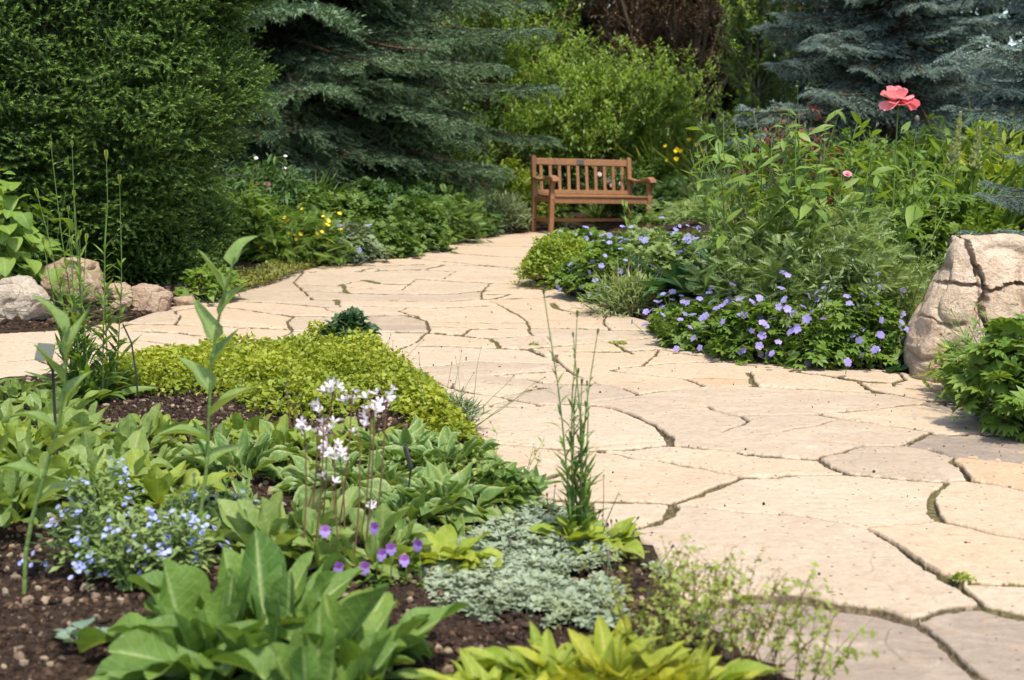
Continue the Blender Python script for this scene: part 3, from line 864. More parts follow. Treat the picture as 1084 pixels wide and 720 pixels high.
def bench():
    L = 1.40; hx = L / 2
    bx = (571 - 542) / 1300 * 14.8
    c, s_ = math.cos(math.radians(25)), math.sin(math.radians(25))
    loc = (bx + hx * c, 14.8 + hx * s_, .02)
    b = thing('garden_bench', 'weathered reddish wooden garden bench with slatted back at the end of the path', 'bench', loc, math.radians(25))
    b.rotation_euler = (0, math.radians(1.5), math.radians(25)); b.scale = (.955,) * 3
    w = M['teak']
    for sx in (-1, 1):
        bm = bmesh.new(); sweep(bm, [(sx * hx, .24, -.03), (sx * hx, .235, .40), (sx * hx, .27, .66), (sx * hx, .31, .93)], [(.062, .062)] * 4); bm_obj('rear_leg', bm, w, b)
        bm = bmesh.new(); sweep(bm, [(sx * hx, -.25, -.03), (sx * hx, -.25, .2), (sx * hx, -.25, .40), (sx * hx, -.245, .52), (sx * hx, -.262, .60), (sx * hx, -.262, .625)],
                                [(.062, .062), (.062, .066), (.064, .075), (.06, .062), (.062, .07), (.064, .085)]); bm_obj('front_leg', bm, w, b)
        bm = bmesh.new()
        sweep(bm, [(sx * hx, .268, .655), (sx * hx, .18, .645), (sx * hx, .06, .628), (sx * hx, -.08, .632), (sx * hx, -.19, .655), (sx * hx, -.27, .66), (sx * hx, -.325, .64), (sx * hx, -.345, .615)],
              [(.07, .035), (.075, .036), (.08, .036), (.088, .038), (.094, .046), (.096, .062), (.094, .062), (.088, .03)]); bm_obj('armrest', bm, w, b)
        bm = bmesh.new(); bbox_bm(bm, sx * hx, -.005, .385, .04, .42, .06); bm_obj('side_rail', bm, w, b)
        bm = bmesh.new(); bbox_bm(bm, sx * hx, -.005, .13, .036, .43, .045); bm_obj('side_stretcher', bm, w, b)
    bm = bmesh.new()
    for k in range(5): bbox_bm(bm, 0, -.245 + k * .108, .435 - .006 * math.sin(k / 4 * 3.14), L - .066 if k in (0, ) else L - .07, .088, .022)
    st = bm_obj('seat', bm, w, b)
    bm = bmesh.new(); bbox_bm(bm, 0, -.262, .385, L - .066, .026, .076); bm_obj('front_rail', bm, w, b)
    bm = bmesh.new(); bbox_bm(bm, 0, .0, .13, L - .04, .04, .04); bm_obj('stretcher', bm, w, b)
    bm = bmesh.new()
    tilt = Matrix.Rotation(-.14, 4, 'X')
    for k in range(10):
        bbox_bm(bm, -hx + .105 + k * (L - .21) / 9, .272, .655, .044, .016, .40, .003, tilt)
    bbox_bm(bm, 0, .246, .475, L - .066, .032, .055, .004, tilt)
    bk = bm_obj('backrest', bm, w, b)
    bm = bmesh.new(); bbox_bm(bm, 0, .302, .858, L - .066, .034, .085, .006, tilt); tr = bm_obj('top_rail', bm, w, bk)
    bm = bmesh.new(); bbox_bm(bm, -.03, .281, .862, .105, .006, .062, .002, tilt); bm_obj('plaque', bm, M['plaque'], tr)
bench()

# ------------------------------------------------------------------ rocks
bo = at(1072, 414)
def hull_rock(name, label, cat, loc, pts, seed, mat, rough=.02, cuts=9, group=None, rot=0.0, grooves=(), steps=()):
    """an angular block: hull of corner points, split finely and broken up with noise, cracks and ledges"""
    bm = bmesh.new()
    for p in pts: bm.verts.new(p)
    r = bmesh.ops.convex_hull(bm, input=bm.verts[:])
    bmesh.ops.delete(bm, geom=[g for g in r['geom_interior'] + r['geom_unused'] if isinstance(g, bmesh.types.BMVert)], context='VERTS')
    bmesh.ops.recalc_face_normals(bm, faces=bm.faces[:])
    es = [e for e in bm.edges if len(e.link_faces) == 2]
    sz = max(max(abs(c) for c in p) for p in pts)
    bmesh.ops.bevel(bm, geom=es, offset=sz * .035, segments=2, profile=.5, affect='EDGES', clamp_overlap=True)
    bmesh.ops.triangulate(bm, faces=bm.faces[:])
    for lv in range(7):      # split long edges until the mesh is fine and even
        lim = sz * max(.016, .5 / 2 ** lv)
        le = [e for e in bm.edges if e.calc_length() > lim]
        if not le or len(bm.verts) > 60000: continue
        bmesh.ops.subdivide_edges(bm, edges=le, cuts=1); bmesh.ops.triangulate(bm, faces=[f for f in bm.faces if len(f.verts) > 3])
    bm.normal_update(); bm.verts.ensure_lookup_table()
    V = np.array([v.co[:] for v in bm.verts]); N = np.array([v.normal[:] for v in bm.verts])
    q = V / sz
    f = fbm(q * 2.3 + seed, seed, 6, .52); rid = 1 - np.abs(vnoise(q * 3.1 + seed * 2, seed + 31)); led = np.floor(4 * (vnoise(q * np.array([2, 2, 5.0]) + seed, seed + 40) + 1)) / 8
    V = V + N * sz * (rough * 1.6 * f - rough * 1.8 * rid ** 10 + rough * 2.2 * (led - .5))[:, None]
    for poly, dy in steps:
        x, z = V[:, 0] + .008 * vnoise(V * 25, 70), V[:, 2] + .008 * vnoise(V * 25, 71)
        P = np.array(poly, float); k = inside(x, z, P) * sstep(0, .018, seg_dist(x, z, P)) * (N[:, 1] < .1)
        V = V + np.array([0, 1.0, 0]) * (dy * k)[:, None]
    for pl, wdt, dep in grooves:
        d = seg_dist(V[:, 0] + .016 * vnoise(V * 14, 77) + .006 * vnoise(V * 45, 79), V[:, 2] + .016 * vnoise(V * 14, 78) + .006 * vnoise(V * 45, 80), pl, False)
        V = V + np.array([.2, 1, 0]) * ((1 - sstep(wdt * .35, wdt * .75, d)) * dep * (N[:, 1] < .15))[:, None]
    for v, c in zip(bm.verts, V): v.co = c
    me = bpy.data.meshes.new(name); bm.to_mesh(me); bm.free()
    me.polygons.foreach_set("use_smooth", np.ones(len(me.polygons), bool))
    o = link(name, me, mat); o.location = loc; o.rotation_euler = (0, 0, rot)
    return tag(o, label, cat, group)

def rock(name, label, loc, size, seed, mat, group=None, sub=5, **kw):
    r = np.random.default_rng(seed + 300); pts = []
    for i in range(15):
        d = nrm(r.normal(0, 1, 3)); d = np.sign(d) * np.abs(d) ** .65; d /= max(np.linalg.norm(d) ** .6, .6)
        pts.append(tuple(d * np.array(size) * .52 + np.array([0, 0, size[2] * .36])))
    return hull_rock(name, label, 'rock', loc, pts, seed, mat, .022, group=group, rot=r.uniform(-.4, .4))

hull_rock('boulder', 'big cream and tan cracked boulder standing where the right bed meets the flagstones', 'boulder', (2.30, 5.44, -.02),
    [(-.56, -.12, -.05), (-.54, .05, .06), (-.50, -.16, .20), (-.40, -.10, .47), (-.335, -.02, .615), (-.30, .16, .64), (-.10, -.06, .64), (.10, .0, .62), (.28, -.02, .56), (.45, .1, .34), (.52, -.05, -.05),
     (-.36, -.33, -.05), (-.34, -.29, .26), (-.05, -.36, .20), (.25, -.34, .22), (.30, -.36, -.05), (-.05, -.38, -.05), (-.26, -.15, .52), (.18, -.17, .50), (-.45, .4, -.05), (-.3, .42, .45), (.3, .42, .42), (.45, .4, -.05), (.0, .40, .58)],
    21, M['boulder'], .024, grooves=[([(-.30, .66), (-.285, .50), (-.265, .42), (-.29, .33), (-.255, .22), (-.28, .10), (-.27, -.05)], .020, .10), ([(-.47, .46), (-.37, .435), (-.265, .425)], .012, .04), ([(-.265, .42), (-.1, .45), (.1, .40), (.4, .43)], .014, .06), ([(-.26, .24), (-.12, .30), (.05, .335)], .010, .04), ([(-.50, .30), (-.42, .25), (-.36, .28)], .008, .02)],
    steps=[([(-.262, .42), (-.1, .45), (.1, .40), (.4, .43), (.5, .7), (-.3, .7)], .035), ([(-.26, .24), (-.12, .30), (.05, .335), (.05, -.1), (-.27, -.1)], -.025)])
GR = 'edging stones under the dark hedge conifer'
p = at(20, 340); rock('edging_rock', 'pale tan angular rock lying lowest on the soil under the heart leaves', (p[0] - .02, p[1] + .12, p[2] - .03), (.40, .30, .34), 4, M['white_rock'], planes=[((-.1, -.9, .5), .55), ((.8, -.4, .4), .5)], group=GR)
p = at(66, 330); rock('edging_rock', 'tan and pink faceted rock, biggest of the row under the conifer', (p[0], p[1] + .22, p[2] - .03), (.46, .36, .42), 9, M['tan_rock'], planes=[((.2, -.9, .4), .5), ((-.6, -.3, .7), .55)], group=GR)
p = at(152, 328); rock('edging_rock', 'brown rounded rock with a curved crack, right of the tall budding stems', (p[0], p[1] + .14, p[2] - .03), (.31, .26, .22), 14, M['brown_rock'], planes=[((.1, -1, .2), .6)], group=GR, grooves=[([(-.03, .08), (.02, 0), (.08, -.06)], .012, .02)])
p = at(112, 328); rock('edging_rock', 'dull olive brown block half hidden behind the tall budding stems', (p[0], p[1] + .16, p[2] - .03), (.26, .24, .22), 17, M['brown_rock'], planes=[((0, -1, .2), .5)], group=GR)
p = at(190, 323); rock('edging_rock', 'small flat stone at the right end of the row, nearest the path', (p[0], p[1] + .08, p[2] - .02), (.16, .15, .11), 23, M['tan_rock'], group=GR)
p = at(-10, 318); rock('edging_rock', 'pale broken rock at the left edge behind the whitish one', (p[0] - .02, p[1] + .15, p[2] - .02), (.26, .28, .30), 29, M['white_rock'], group=GR)
for k, (px, py, sc, sd) in enumerate([(205, 321, .10, 51), (126, 330, .09, 52), (85, 336, .07, 53)]):
    p = at(px, py)
    rock('edging_rock', ['fist sized brown stone past the end of the rock row', 'small dark stone wedged between the two brown rocks', 'tiny tan stone on the soil before the biggest faceted rock'][k], (p[0], p[1] + .03, p[2]), (sc * 1.3, sc, sc), sd, M['brown_rock'] if k < 2 else M['tan_rock'], group=GR, sub=4)

# ------------------------------------------------------------------ conifers
SHOOT = [brush(17, .34, .085, .95, i) for i in range(4)]
def branch_arrays(L, seed, dens=1.0, droop=.35):
    """one spruce bough along +x (unit metres), flat sprays of shoots drooping at the sides, tip turned up"""
    global rng
    keep_rng = rng; rng = np.random.default_rng(seed)
    wood_, leaf = MB(), MB()
    k = 9; t = np.linspace(0, 1, k)
    P = np.stack([L * t, .05 * L * np.sin(3 * t + seed), -droop * L * t ** 1.3 + .42 * droop * L * t ** 3], 1)[None]
    wood_.tubes(P, .022 * L ** .8, .004, 5)
    # side twigs
    ns = int(30 * L * dens ** .5)
    ts = np.sort(R(.12, .985, ns)); pt, tg = along(P, ts[None]); pt, tg = pt[0], tg[0]
    sg = np.where(np.arange(ns) % 2 == 0, 1, -1)
    side = np.stack([np.zeros(ns), sg.astype(float), R(-.28, .12, ns)], 1)
    d = nrm(tg * R(.55, 1.0, ns)[:, None] + side)
    ln = L * (.12 + .30 * (1 - ts) * sstep(.0, .3, ts)) * R(.7, 1.2, ns)
    S = grow(pt, d, ln, 5, -.35, .10)
    wood_.tubes(S, .006, .002, 3)
    # sub twigs
    ms = 6; tt = np.tile(np.linspace(.2, .95, ms), (ns, 1)) + R(-.05, .05, (ns, ms))
    p2, g2 = along(S, tt); s2 = np.where(np.arange(ms) % 2 == 0, 1, -1)[None, :, None] * nrm(np.cross(g2, UP))
    d2 = nrm(g2 * .8 + s2 * .9 + np.array([0, 0, -.12]) + rng.normal(0, .12, g2.shape))
    l2 = (ln[:, None] * .42 * (1.1 - tt * .7)).clip(.05, .22)
    S2 = grow(p2.reshape(-1, 3), d2.reshape(-1, 3), l2.ravel(), 4, -.2, .1)
    seg = .075 / dens
    for Q_, lens in ((S, ln), (S2, l2.ravel())):
        for j in range(len(Q_)):
            m = max(1, int(lens[j] / seg))
            tq = (np.arange(m) / m)[None]
            pp, gg = along(Q_[j:j + 1], tq)
            leaf.leaves(SHOOT[int(rng.integers(0, 4))], pp[0], jit(gg[0], .08), np.broadcast_to(UP, (m, 3)), np.full(m, seg * 1.25), None, R(0, 1, m))
            leaf.C[-1] = leaf.C[-1].copy(); leaf.C[-1][:, 2] = np.clip(.15 + .95 * np.repeat((np.arange(m) + 1) / m, 51) ** 2.6 * (1 if lens[j] < .5 else .9), 0, 1)
    mm = int(L * .5 / seg); pp, gg = along(P, np.linspace(.5, .99, mm)[None])
    leaf.leaves(SHOOT[0], pp[0], jit(gg[0], .1), np.broadcast_to(UP, (mm, 3)), np.full(mm, seg * 1.3))
    rng = keep_rng
    return wood_.arrays(), leaf.arrays()

BR = [branch_arrays(2.4, 100 + i, .95) for i in range(3)]
BRL = [branch_arrays(2.4, 200 + i, .40) for i in range(2)]
def bough_mesh(k, mat):
    key = (k, mat.name)
    if key not in BOUGH:
        (wv, wq, _, wc), (V, _, Tn, C) = BR[k]
        me = make_mesh('bough', np.concatenate([wv, V]), wq, Tn + len(wv), np.concatenate([wc, C]))
        me.materials.append(mat); me.materials.append(M['twig'])
        mi = np.zeros(len(me.polygons), np.int32); mi[:len(wq)] = 1
        me.polygons.foreach_set("material_index", mi)
        BOUGH[key] = me
    return BOUGH[key]
BOUGH = {}
def spruce(name, label, loc, H, Rad, mat, seed, z0=.15, whorl=.26, per=7, group=None, low=False, droop=0.0, zfull=4.0, az_rng=None, trunk=True, extra=()):
    r = np.random.default_rng(seed)
    t = thing(name, label, 'tree', loc, group=group)
    cr, wd = MB(), MB()
    if trunk:
        P = np.array([[[0, 0, -.1], [.02, 0, H * .3], [0, .03, H * .65], [0, 0, H]]])
        wd.tubes(P, .05 + .018 * H, .01, 9)
    z = z0; nb = 0
    while z < H * .97:
        pool = BR if (z < zfull and not low) else BRL
        f = (1 - z / H) ** .75
        for k in range(per if z < zfull else max(4, per - 2)):
            L = Rad * f * r.uniform(.75, 1.1); s = L / 2.4
            az = r.uniform(0, 6.283) if az_rng is None else r.uniform(*az_rng)
            el = -.10 - droop + .55 * (z / H) + r.normal(0, .09)
            ce, se = math.cos(el), math.sin(el)
            Ry = np.array([[ce, 0, -se], [0, 1, 0], [se, 0, ce]]); ca, sa = math.cos(az), math.sin(az)
            Rz = np.array([[ca, -sa, 0], [sa, ca, 0], [0, 0, 1]]); ro = r.normal(0, .22)
            Rx = np.array([[1, 0, 0], [0, math.cos(ro), -math.sin(ro)], [0, math.sin(ro), math.cos(ro)]])
            A = Rz @ Ry @ Rx; o = np.array([0, 0, z + r.uniform(-.1, .1)])
            sc = np.array([s, s * .5 + .35 * min(s, 1) + .0, s]) if s < 1 else np.array([s, s, s])
            if pool is BR and nb < 99:
                nb += 1
                b = bpy.data.objects.new('bough', bough_mesh(int(r.integers(0, len(BR))), mat)); COL.objects.link(b); b.parent = t
                b.matrix_local = Matrix.Translation(o) @ Matrix(A.tolist()).to_4x4() @ Matrix.Diagonal((*sc, 1))
                continue
            (wv, wq, _, wc), (V, _, Tn, C) = BRL[int(r.integers(0, len(BRL)))]
            C2 = C.copy(); C2[:, 0] = np.clip(C2[:, 0] * .6 + r.uniform(0, .4), 0, 1)
            cr.add((V * sc) @ A.T + o, None, Tn, C2); wd.add((wv * sc) @ A.T + o, wq)
        z += whorl * (1 if z < zfull else 1.7) * r.uniform(.8, 1.2)
    for (bz, L, az, el) in extra:
        b = bpy.data.objects.new('bough', bough_mesh(int(r.integers(0, len(BR))), mat)); COL.objects.link(b); b.parent = t
        b.matrix_local = Matrix.Translation((0, 0, bz)) @ Matrix.Rotation(az, 4, 'Z') @ Matrix.Rotation(-el, 4, 'Y') @ Matrix.Diagonal((L / 2.4, 1, 1.1, 1))
    wd.build('trunk', M['bark'], t)
    if cr.n: cr.build('crown', mat, t)
    return t

# yew-like hedge conifer: dense plumes over a lumpy column
def yew():
    loc = (-3.30, 8.95, .1)
    t = thing('hedge_conifer', 'dense dark green conifer, broad column with bright new tips rising over the edging rocks', 'tree', loc)
    wd = MB()
    n = 26
    az = R(0, 6.28, n); o = np.stack([.12 * np.cos(az), .12 * np.sin(az), R(0, .6, n)], 1)
    S = grow(o, np.stack([np.cos(az) * .6, np.sin(az) * .6, np.full(n, .9)], 1), R(1.6, 3.2, n), 7, .5, .2)
    wd.tubes(S, .05, .012, 6)
    wd.tubes(np.array([[[0, 0, -.1], [.03, 0, 1.2], [0, 0, 3.4]]]), .16, .05, 9)
    wd.build('trunk', M['bark'], t)
    # spray template: leader with side shoots, flat needles
    lead = brush(30, .115, .034, .8, 3)
    ps = [(lead, (0, 0, 0), (0, 1, 0), (0, 0, 1), 1.0, 0)]; na = [np.array(lead['v'][:, 1])]
    for i, a in enumerate((-.85, .8, -.7, .7, -.6, .55)):
        y0 = .10 + .12 * i; b_ = brush(20, .19, .060, .8, 10 + i)
        ps.append((b_, (0, y0, -.01), (math.sin(a), math.cos(a), .18), (0, 0, 1), .56 * (1.1 - .09 * i), 0)); na.append(np.array(b_['v'][:, 1]))
    spray = merge_tpl(ps)
    spray['a'] = np.clip(np.concatenate(na) * 1.0, 0, 1)
    sp2 = dict(spray); v = spray['v'].copy(); v[:, 2] -= .28 * v[:, 1] ** 2; sp2['v'] = v
    sp3 = dict(spray); v = spray['v'].copy(); v[:, 2] += .18 * v[:, 1] ** 2; sp3['v'] = v
    cr = MB(); N = 14000
    zz = 4.6 * R(0, 1, N) ** 1.15; th = R(0, 2 * np.pi, N)
    prof = np.interp(zz, [0, .3, .9, 2.0, 3.0, 4.0, 4.6], [.50, .62, .82, .88, .84, .60, .15])
    q = np.stack([np.cos(th) * 1.3, np.sin(th) * 1.3, zz * 1.25], 1)
    lump = .14 * vnoise(q * 1.3, 5) + .20 * vnoise(q * 2.4, 6) + .10 * vnoise(q * 6, 7)
    shell = 1 - .40 * R(0, 1, N) ** 2.2
    rad = prof * (1 + lump) * shell
    o = np.stack([1.50 * rad * np.cos(th), 1.30 * rad * np.sin(th), zz], 1)
    d = np.stack([np.cos(th), np.sin(th), R(-.15, .75, N)], 1) + rng.normal(0, .28, (N, 3))
    up = np.stack([-.35 * np.cos(th), -.35 * np.sin(th), np.ones(N)], 1) + rng.normal(0, .25, (N, 3))
    tn = np.clip(.5 + .9 * vnoise(q * 2.2, 9) + rng.normal(0, .2, N), 0, 1)
    near_side = (np.sin(th) < .45) | (R(0, 1, N) < .10)
    size = np.where(np.sin(th) < .45, R(.24, .38, N), R(.4, .55, N))
    o, d, up, tn, size = o[near_side], d[near_side], up[near_side], tn[near_side], size[near_side]
    cr.leaves([spray, sp2, sp3], o - nrm(d) * .08, d, up, size, None, tn)
    cr.build('crown', M['yew'], t)
yew()

spruce('spruce_tree', 'dark grey green spruce with long drooping boughs left of the bench', (-3.05, 15.4, .25), 9.5, 3.3, M['spruce'], 5, z0=.35, whorl=.22, per=8, droop=.06, extra=[(1.95, 3.5, -.15, .02), (1.6, 3.5, -.02, -.05), (2.5, 3.4, -.2, .05), (2.9, 3.3, .0, .05), (1.25, 3.1, -.35, -.06), (2.2, 3.3, -.5, .0)])
spruce('spruce_tree', 'blue grey spruce with level tiers behind the coral poppy', (4.6, 15.0, .4), 8.5, 1.95, M['blue_spruce'], 8, z0=.5, whorl=.2, per=9, droop=-.02)
spruce('spruce_tree', 'pale blue spruce at the right edge, nearest of the tall conifers', (4.75, 9.2, .4), 6.5, 1.7, M['blue_spruce'], 11, z0=.55, whorl=.2, per=9, droop=-.05)
spruce('dwarf_spruce', 'low blue spruce spreading its boughs just behind the boulder', (3.05, 6.5, .30), 1.05, .85, M['blue_spruce'], 13, z0=.12, whorl=.16, per=7, droop=-.05)
spruce('dwarf_spruce', 'small dull blue spruce between the boulder and the tall pale one', (3.62, 7.6, .35), 1.5, .75, M['spruce'], 14, z0=.6, whorl=.16, per=6, droop=.12)
spruce('spruce_tree', 'tall spruce whose high boughs shade the hedge conifer, its stem past the left edge', (-5.1, 5.6, .1), 11, 3.1, M['dark_spruce'], 33, z0=4.0, whorl=.45, per=9, low=True, zfull=2)  # unseen above the frame, placed so its crown shades the hedge conifer's left
BGF = 'dark conifers behind the garden'
for k, (x, y, H, r_, lab) in enumerate([(-7.5, 19, 11, 3.2, 'dark spruce far left behind the hedge conifer'), (-4.6, 22.5, 12, 3.4, 'dark spruce behind the drooping grey green one'), (-.9, 27.5, 13, 3.6, 'tall dark spruce behind the leafy willow shrub, left one'),
                                       (3.0, 29.5, 13, 3.6, 'tall dark spruce directly behind the copper leaved tree'), (7.4, 24, 12, 3.4, 'dark spruce behind the blue one with level tiers'), (5.3, 27, 13, 3.6, 'tall dark spruce between the copper tree and the level tiered one'), (10.5, 19, 11, 3.3, 'dark spruce far right behind the pale blue one')]):
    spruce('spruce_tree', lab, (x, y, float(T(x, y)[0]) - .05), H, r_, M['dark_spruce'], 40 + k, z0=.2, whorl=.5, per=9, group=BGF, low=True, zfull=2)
# treeline beyond
tl = MB()
lf = leaf_tpl('ovate', 2, 1, .7, .2, .3)
for k in range(96):
    x0 = -44 + (k % 48) * 1.85 + R(-.5, .5); y0 = R(33, 38) if k < 48 else R(40, 46); H = R(9, 14); n = 1700
    o = rng.normal(0, 1, (n, 3)); o = nrm(o) * (R(.35, 1, n) ** .4)[:, None] * np.array([2.3, 1.8, H * .5]) + np.array([x0, y0, 1.6 + H * .42])
    tl.leaves(lf, o, rng.normal(0, 1, (n, 3)), UP, R(.3, .6, n))
w_ = tl.build('far_wood', M['dark'])
tag(w_, 'dark mass of trees closing the view beyond the garden', 'wood', kind='stuff')
# ------------------------------------------------------------------ plant builders
L_LANCE = leaf_set('lance', 3, 2, .26, .25, (.2, .6, 1.0, 1.4))
L_NARROW = leaf_set('lance', 3, 1, .13, .2, (.2, .7, 1.2))
L_OVATE = leaf_set('ovate', 3, 2, .55, .25, (.1, .5, .9))
L_TINY = [leaf_tpl('ovate', 2, 1, .62, .2, c) for c in (.1, .6)]
L_SMALL = [leaf_tpl('lance', 2, 1, .40, .2, c) for c in (.1, .7)]
L_PALM = [palmate(5, 2, .5, 1.3, c) for c in (.3, .8)]
L_PALM7 = [palmate(7, 2, .42, 1.7, c) for c in (.4, .8)]
L_PINN = [pinnate(6, .3, .36, c) for c in (.5, .9, 1.3)]
L_PINN2 = [pinnate(8, .22, .30, c) for c in (.5, 1.0)]
B_SPOON = leaf_set('spoon', 10, 4, .38, .40, (.2, .6, 1.0, 1.4, 1.8, -.2), .32)
B_ROS = leaf_set('spoon', 14, 6, .42, .50, (.1, .5, .9, 1.4, 1.9, -.2), .34)
B_HOSTA = leaf_set('petiole', 10, 4, .40, .5, (.6, 1.1, 1.6, 2.1, .3), .36)
B_GOLD = leaf_set('ovate', 10, 4, .46, .5, (.3, .8, 1.2, 1.6), .26)
B_STRAP = leaf_set('strap', 7, 2, .20, .5, (.3, .7, 1.1))
B_BLADE = leaf_set('strap', 6, 1, .055, .5, (.15, .5, .9, 1.3))
B_HEART = leaf_set('ovate', 6, 4, .85, .25, (.3, .8), .06)

def flower_mesh(name, tpl, n, L, elev, mat_unused=None, double=1):
    """round flower facing +z: petals as leaves"""
    m = MB()
    for ring in range(double):
        a = np.arange(n) * 2 * np.pi / n + ring * .5
        e = elev + ring * .35
        d = np.stack([np.cos(a) * math.cos(e), np.sin(a) * math.cos(e), np.full(n, math.sin(e))], 1)
        m.leaves(tpl, np.zeros((n, 3)) + np.array([0, 0, .002 * ring]), d, UP, np.full(n, L * (1 - .25 * ring)), None, R(0, 1, n))
    return m.mesh(name)

PETAL = leaf_tpl('petal', 4, 2, .85, .15, .3)
PETAL_N = leaf_tpl('petal', 4, 2, .45, .3, -.4)
def put_flowers(parent, meshes, mat, P, D, S, name='flower'):
    """each bloom is its own child; D the way it faces"""
    for me in meshes:
        if not me.materials: me.materials.append(mat)
    for i in range(len(P)):
        o = bpy.data.objects.new(name, meshes[i % len(meshes)]); COL.objects.link(o)
        o.parent = parent; o.location = P[i]
        q = Vector(D[i]).to_track_quat('Z', 'Y'); e = q.to_matrix() @ Matrix.Rotation(random.uniform(0, 6.28), 3, 'Z')
        o.rotation_euler = e.to_euler(); o.scale = (S[i],) * 3

F_CRANE = [flower_mesh('cranesbill_flower', PETAL, 5, 1, e) for e in (.2, .5, .85, 1.15, .35)]
F_CRANE_B = [flower_mesh('cranesbill_flower', PETAL, 5, 1, e) for e in (.25, .55, .9, 1.2)]
F_DAISY = [flower_mesh('yellow_flower', PETAL_N, 9, 1, .15)]
F_ROSE = [flower_mesh('rose', PETAL, 6, 1, .45, double=3)]
F_ROSEW = [flower_mesh('rose', PETAL, 6, 1, .45, double=3)]
F_PEONY = [flower_mesh('peony_flower', PETAL, 7, 1, .5, double=3)]
F_WHITE = [flower_mesh('white_flower', PETAL, 5, 1, .3)]
F_LILY = [flower_mesh('day_lily', PETAL_N, 6, 1, .8)]

def lumpy(n, rx, ry, h, seed, flat=.55, shell=.45, lump=.28, f=3.2):
    """points in the outer shell of a lumpy dome, with outward directions"""
    th = R(0, 2 * np.pi, n); cz = R(0, 1, n) ** flat
    sr = np.sqrt(np.clip(1 - cz ** 2, 0, 1))
    D = np.stack([np.cos(th) * sr, np.sin(th) * sr, cz], 1)
    rad = (1 + lump * vnoise(D * f + seed * 7.3, seed) + lump * .5 * vnoise(D * f * 2.3 + seed, seed + 1)) * (1 - shell * R(0, 1, n) ** 1.8)
    return D * rad[:, None] * np.array([rx, ry, h]), nrm(D * np.array([1 / rx, 1 / ry, 1 / h]))

def mound(name, label, cat, loc, rx, ry, h, tpl, size, n, mat, group=None, flowers=None, stemmat='stem', seed=None, updir=.5, spread=.5, lump=.28, stems=40, szvar=.35, flat=.55, shell=.5):
    """a leafy clump: stems from one crown, leaves through the outer shell; flowers = (meshes, mat, n, size, lift)"""
    seed = int(rng.integers(1, 9999)) if seed is None else seed
    t = thing(name, label, cat, loc, group=group)
    P, D = lumpy(n, rx, ry, h, seed, flat, shell, lump)
    P[:, 2] = np.maximum(P[:, 2], .01)
    m = MB()
    tn = np.clip(.5 + .6 * vnoise(P * (2.2 / max(rx, .1)) + seed, seed + 5) + rng.normal(0, .22, n), 0, 1)
    d = D * spread + np.array([0, 0, updir]) * 0 + rng.normal(0, .5, (n, 3)); d[:, 2] = d[:, 2] * .6
    up = D * .5 + np.array([0, 0, .9]) + rng.normal(0, .25, (n, 3))
    m.leaves(tpl, P, d + np.array([0, 0, updir * .3]), up, size * R(1 - szvar, 1 + szvar, n), None, tn)
    m.build('foliage', mat, t)
    if stems:
        s = MB(); k = rng.integers(0, n, stems)
        o = disc(stems, min(rx, ry) * .3); e = P[k]
        mid = (o + e) / 2 + np.array([0, 0, .12 * h])
        s.tubes(np.stack([o - np.array([0, 0, .02]), (o + mid) / 2, mid, (mid + e) / 2 + np.array([0, 0, .03 * h]), e], 1), .0035, .0015, 3)
        s.build('stem', M[stemmat] if isinstance(stemmat, str) else stemmat, t)
    if flowers:
        me, fm, nf, fs, lift = flowers[:5]
        cl = flowers[5] if len(flowers) > 5 else .0
        FP, FD = lumpy(nf, rx, ry, h, seed, .8, .06, lump)
        fl_ = (FD[:, 1] > .15) & (R(0, 1, nf) < .7); FP[fl_, 1] *= -1; FD[fl_, 1] *= -1      # most blooms turn to the open side
        if cl:   # gather blooms into a few patches
            c = FP[rng.integers(0, nf, max(3, nf // 6))]
            FP = FP * (1 - cl) + c[rng.integers(0, len(c), nf)] * cl + rng.normal(0, .05, FP.shape)
        FP = FP + FD * lift; FP[:, 2] = np.maximum(FP[:, 2], .03)
        base = FP - FD * lift * 1.2 - np.array([0, 0, .05])
        SK = np.stack([base, (base + FP) / 2 + rng.normal(0, .006, FP.shape), FP], 1)
        face = FD * .8 + np.array([0, -.15, .35]) + rng.normal(0, .45, FD.shape); fz = fs * R(.75, 1.2, nf)
        if nf <= 100:
            for j in range(nf):
                s = MB(); s.tubes(SK[j:j + 1], .0018, .0012, 4); so = s.build('flower_stalk', M['stem'], t)
                put_flowers(so, me, fm, FP[j:j + 1], face[j:j + 1], fz[j:j + 1])
        else:
            s = MB(); s.tubes(SK, .0018, .0012, 3); s.build('flower_stalk', M['stem'], t)
            put_flowers(t, me, fm, FP, face, fz)
    return t

def rosette(name, label, cat, loc, tpl, n, L, mat, group=None, inc=(.15, 1.35), W=None, base=.02, seed=None, name_part='leaves', lv=.25, tilt=(0, 0)):
    """leaves arching from one crown, inner upright, outer low"""
    t = thing(name, label, cat, loc, group=group)
    m = rosette_into(MB(), (0, 0, 0), tpl, n, L, inc, W, base, lv, tilt)
    m.build(name_part, mat, t)
    return t

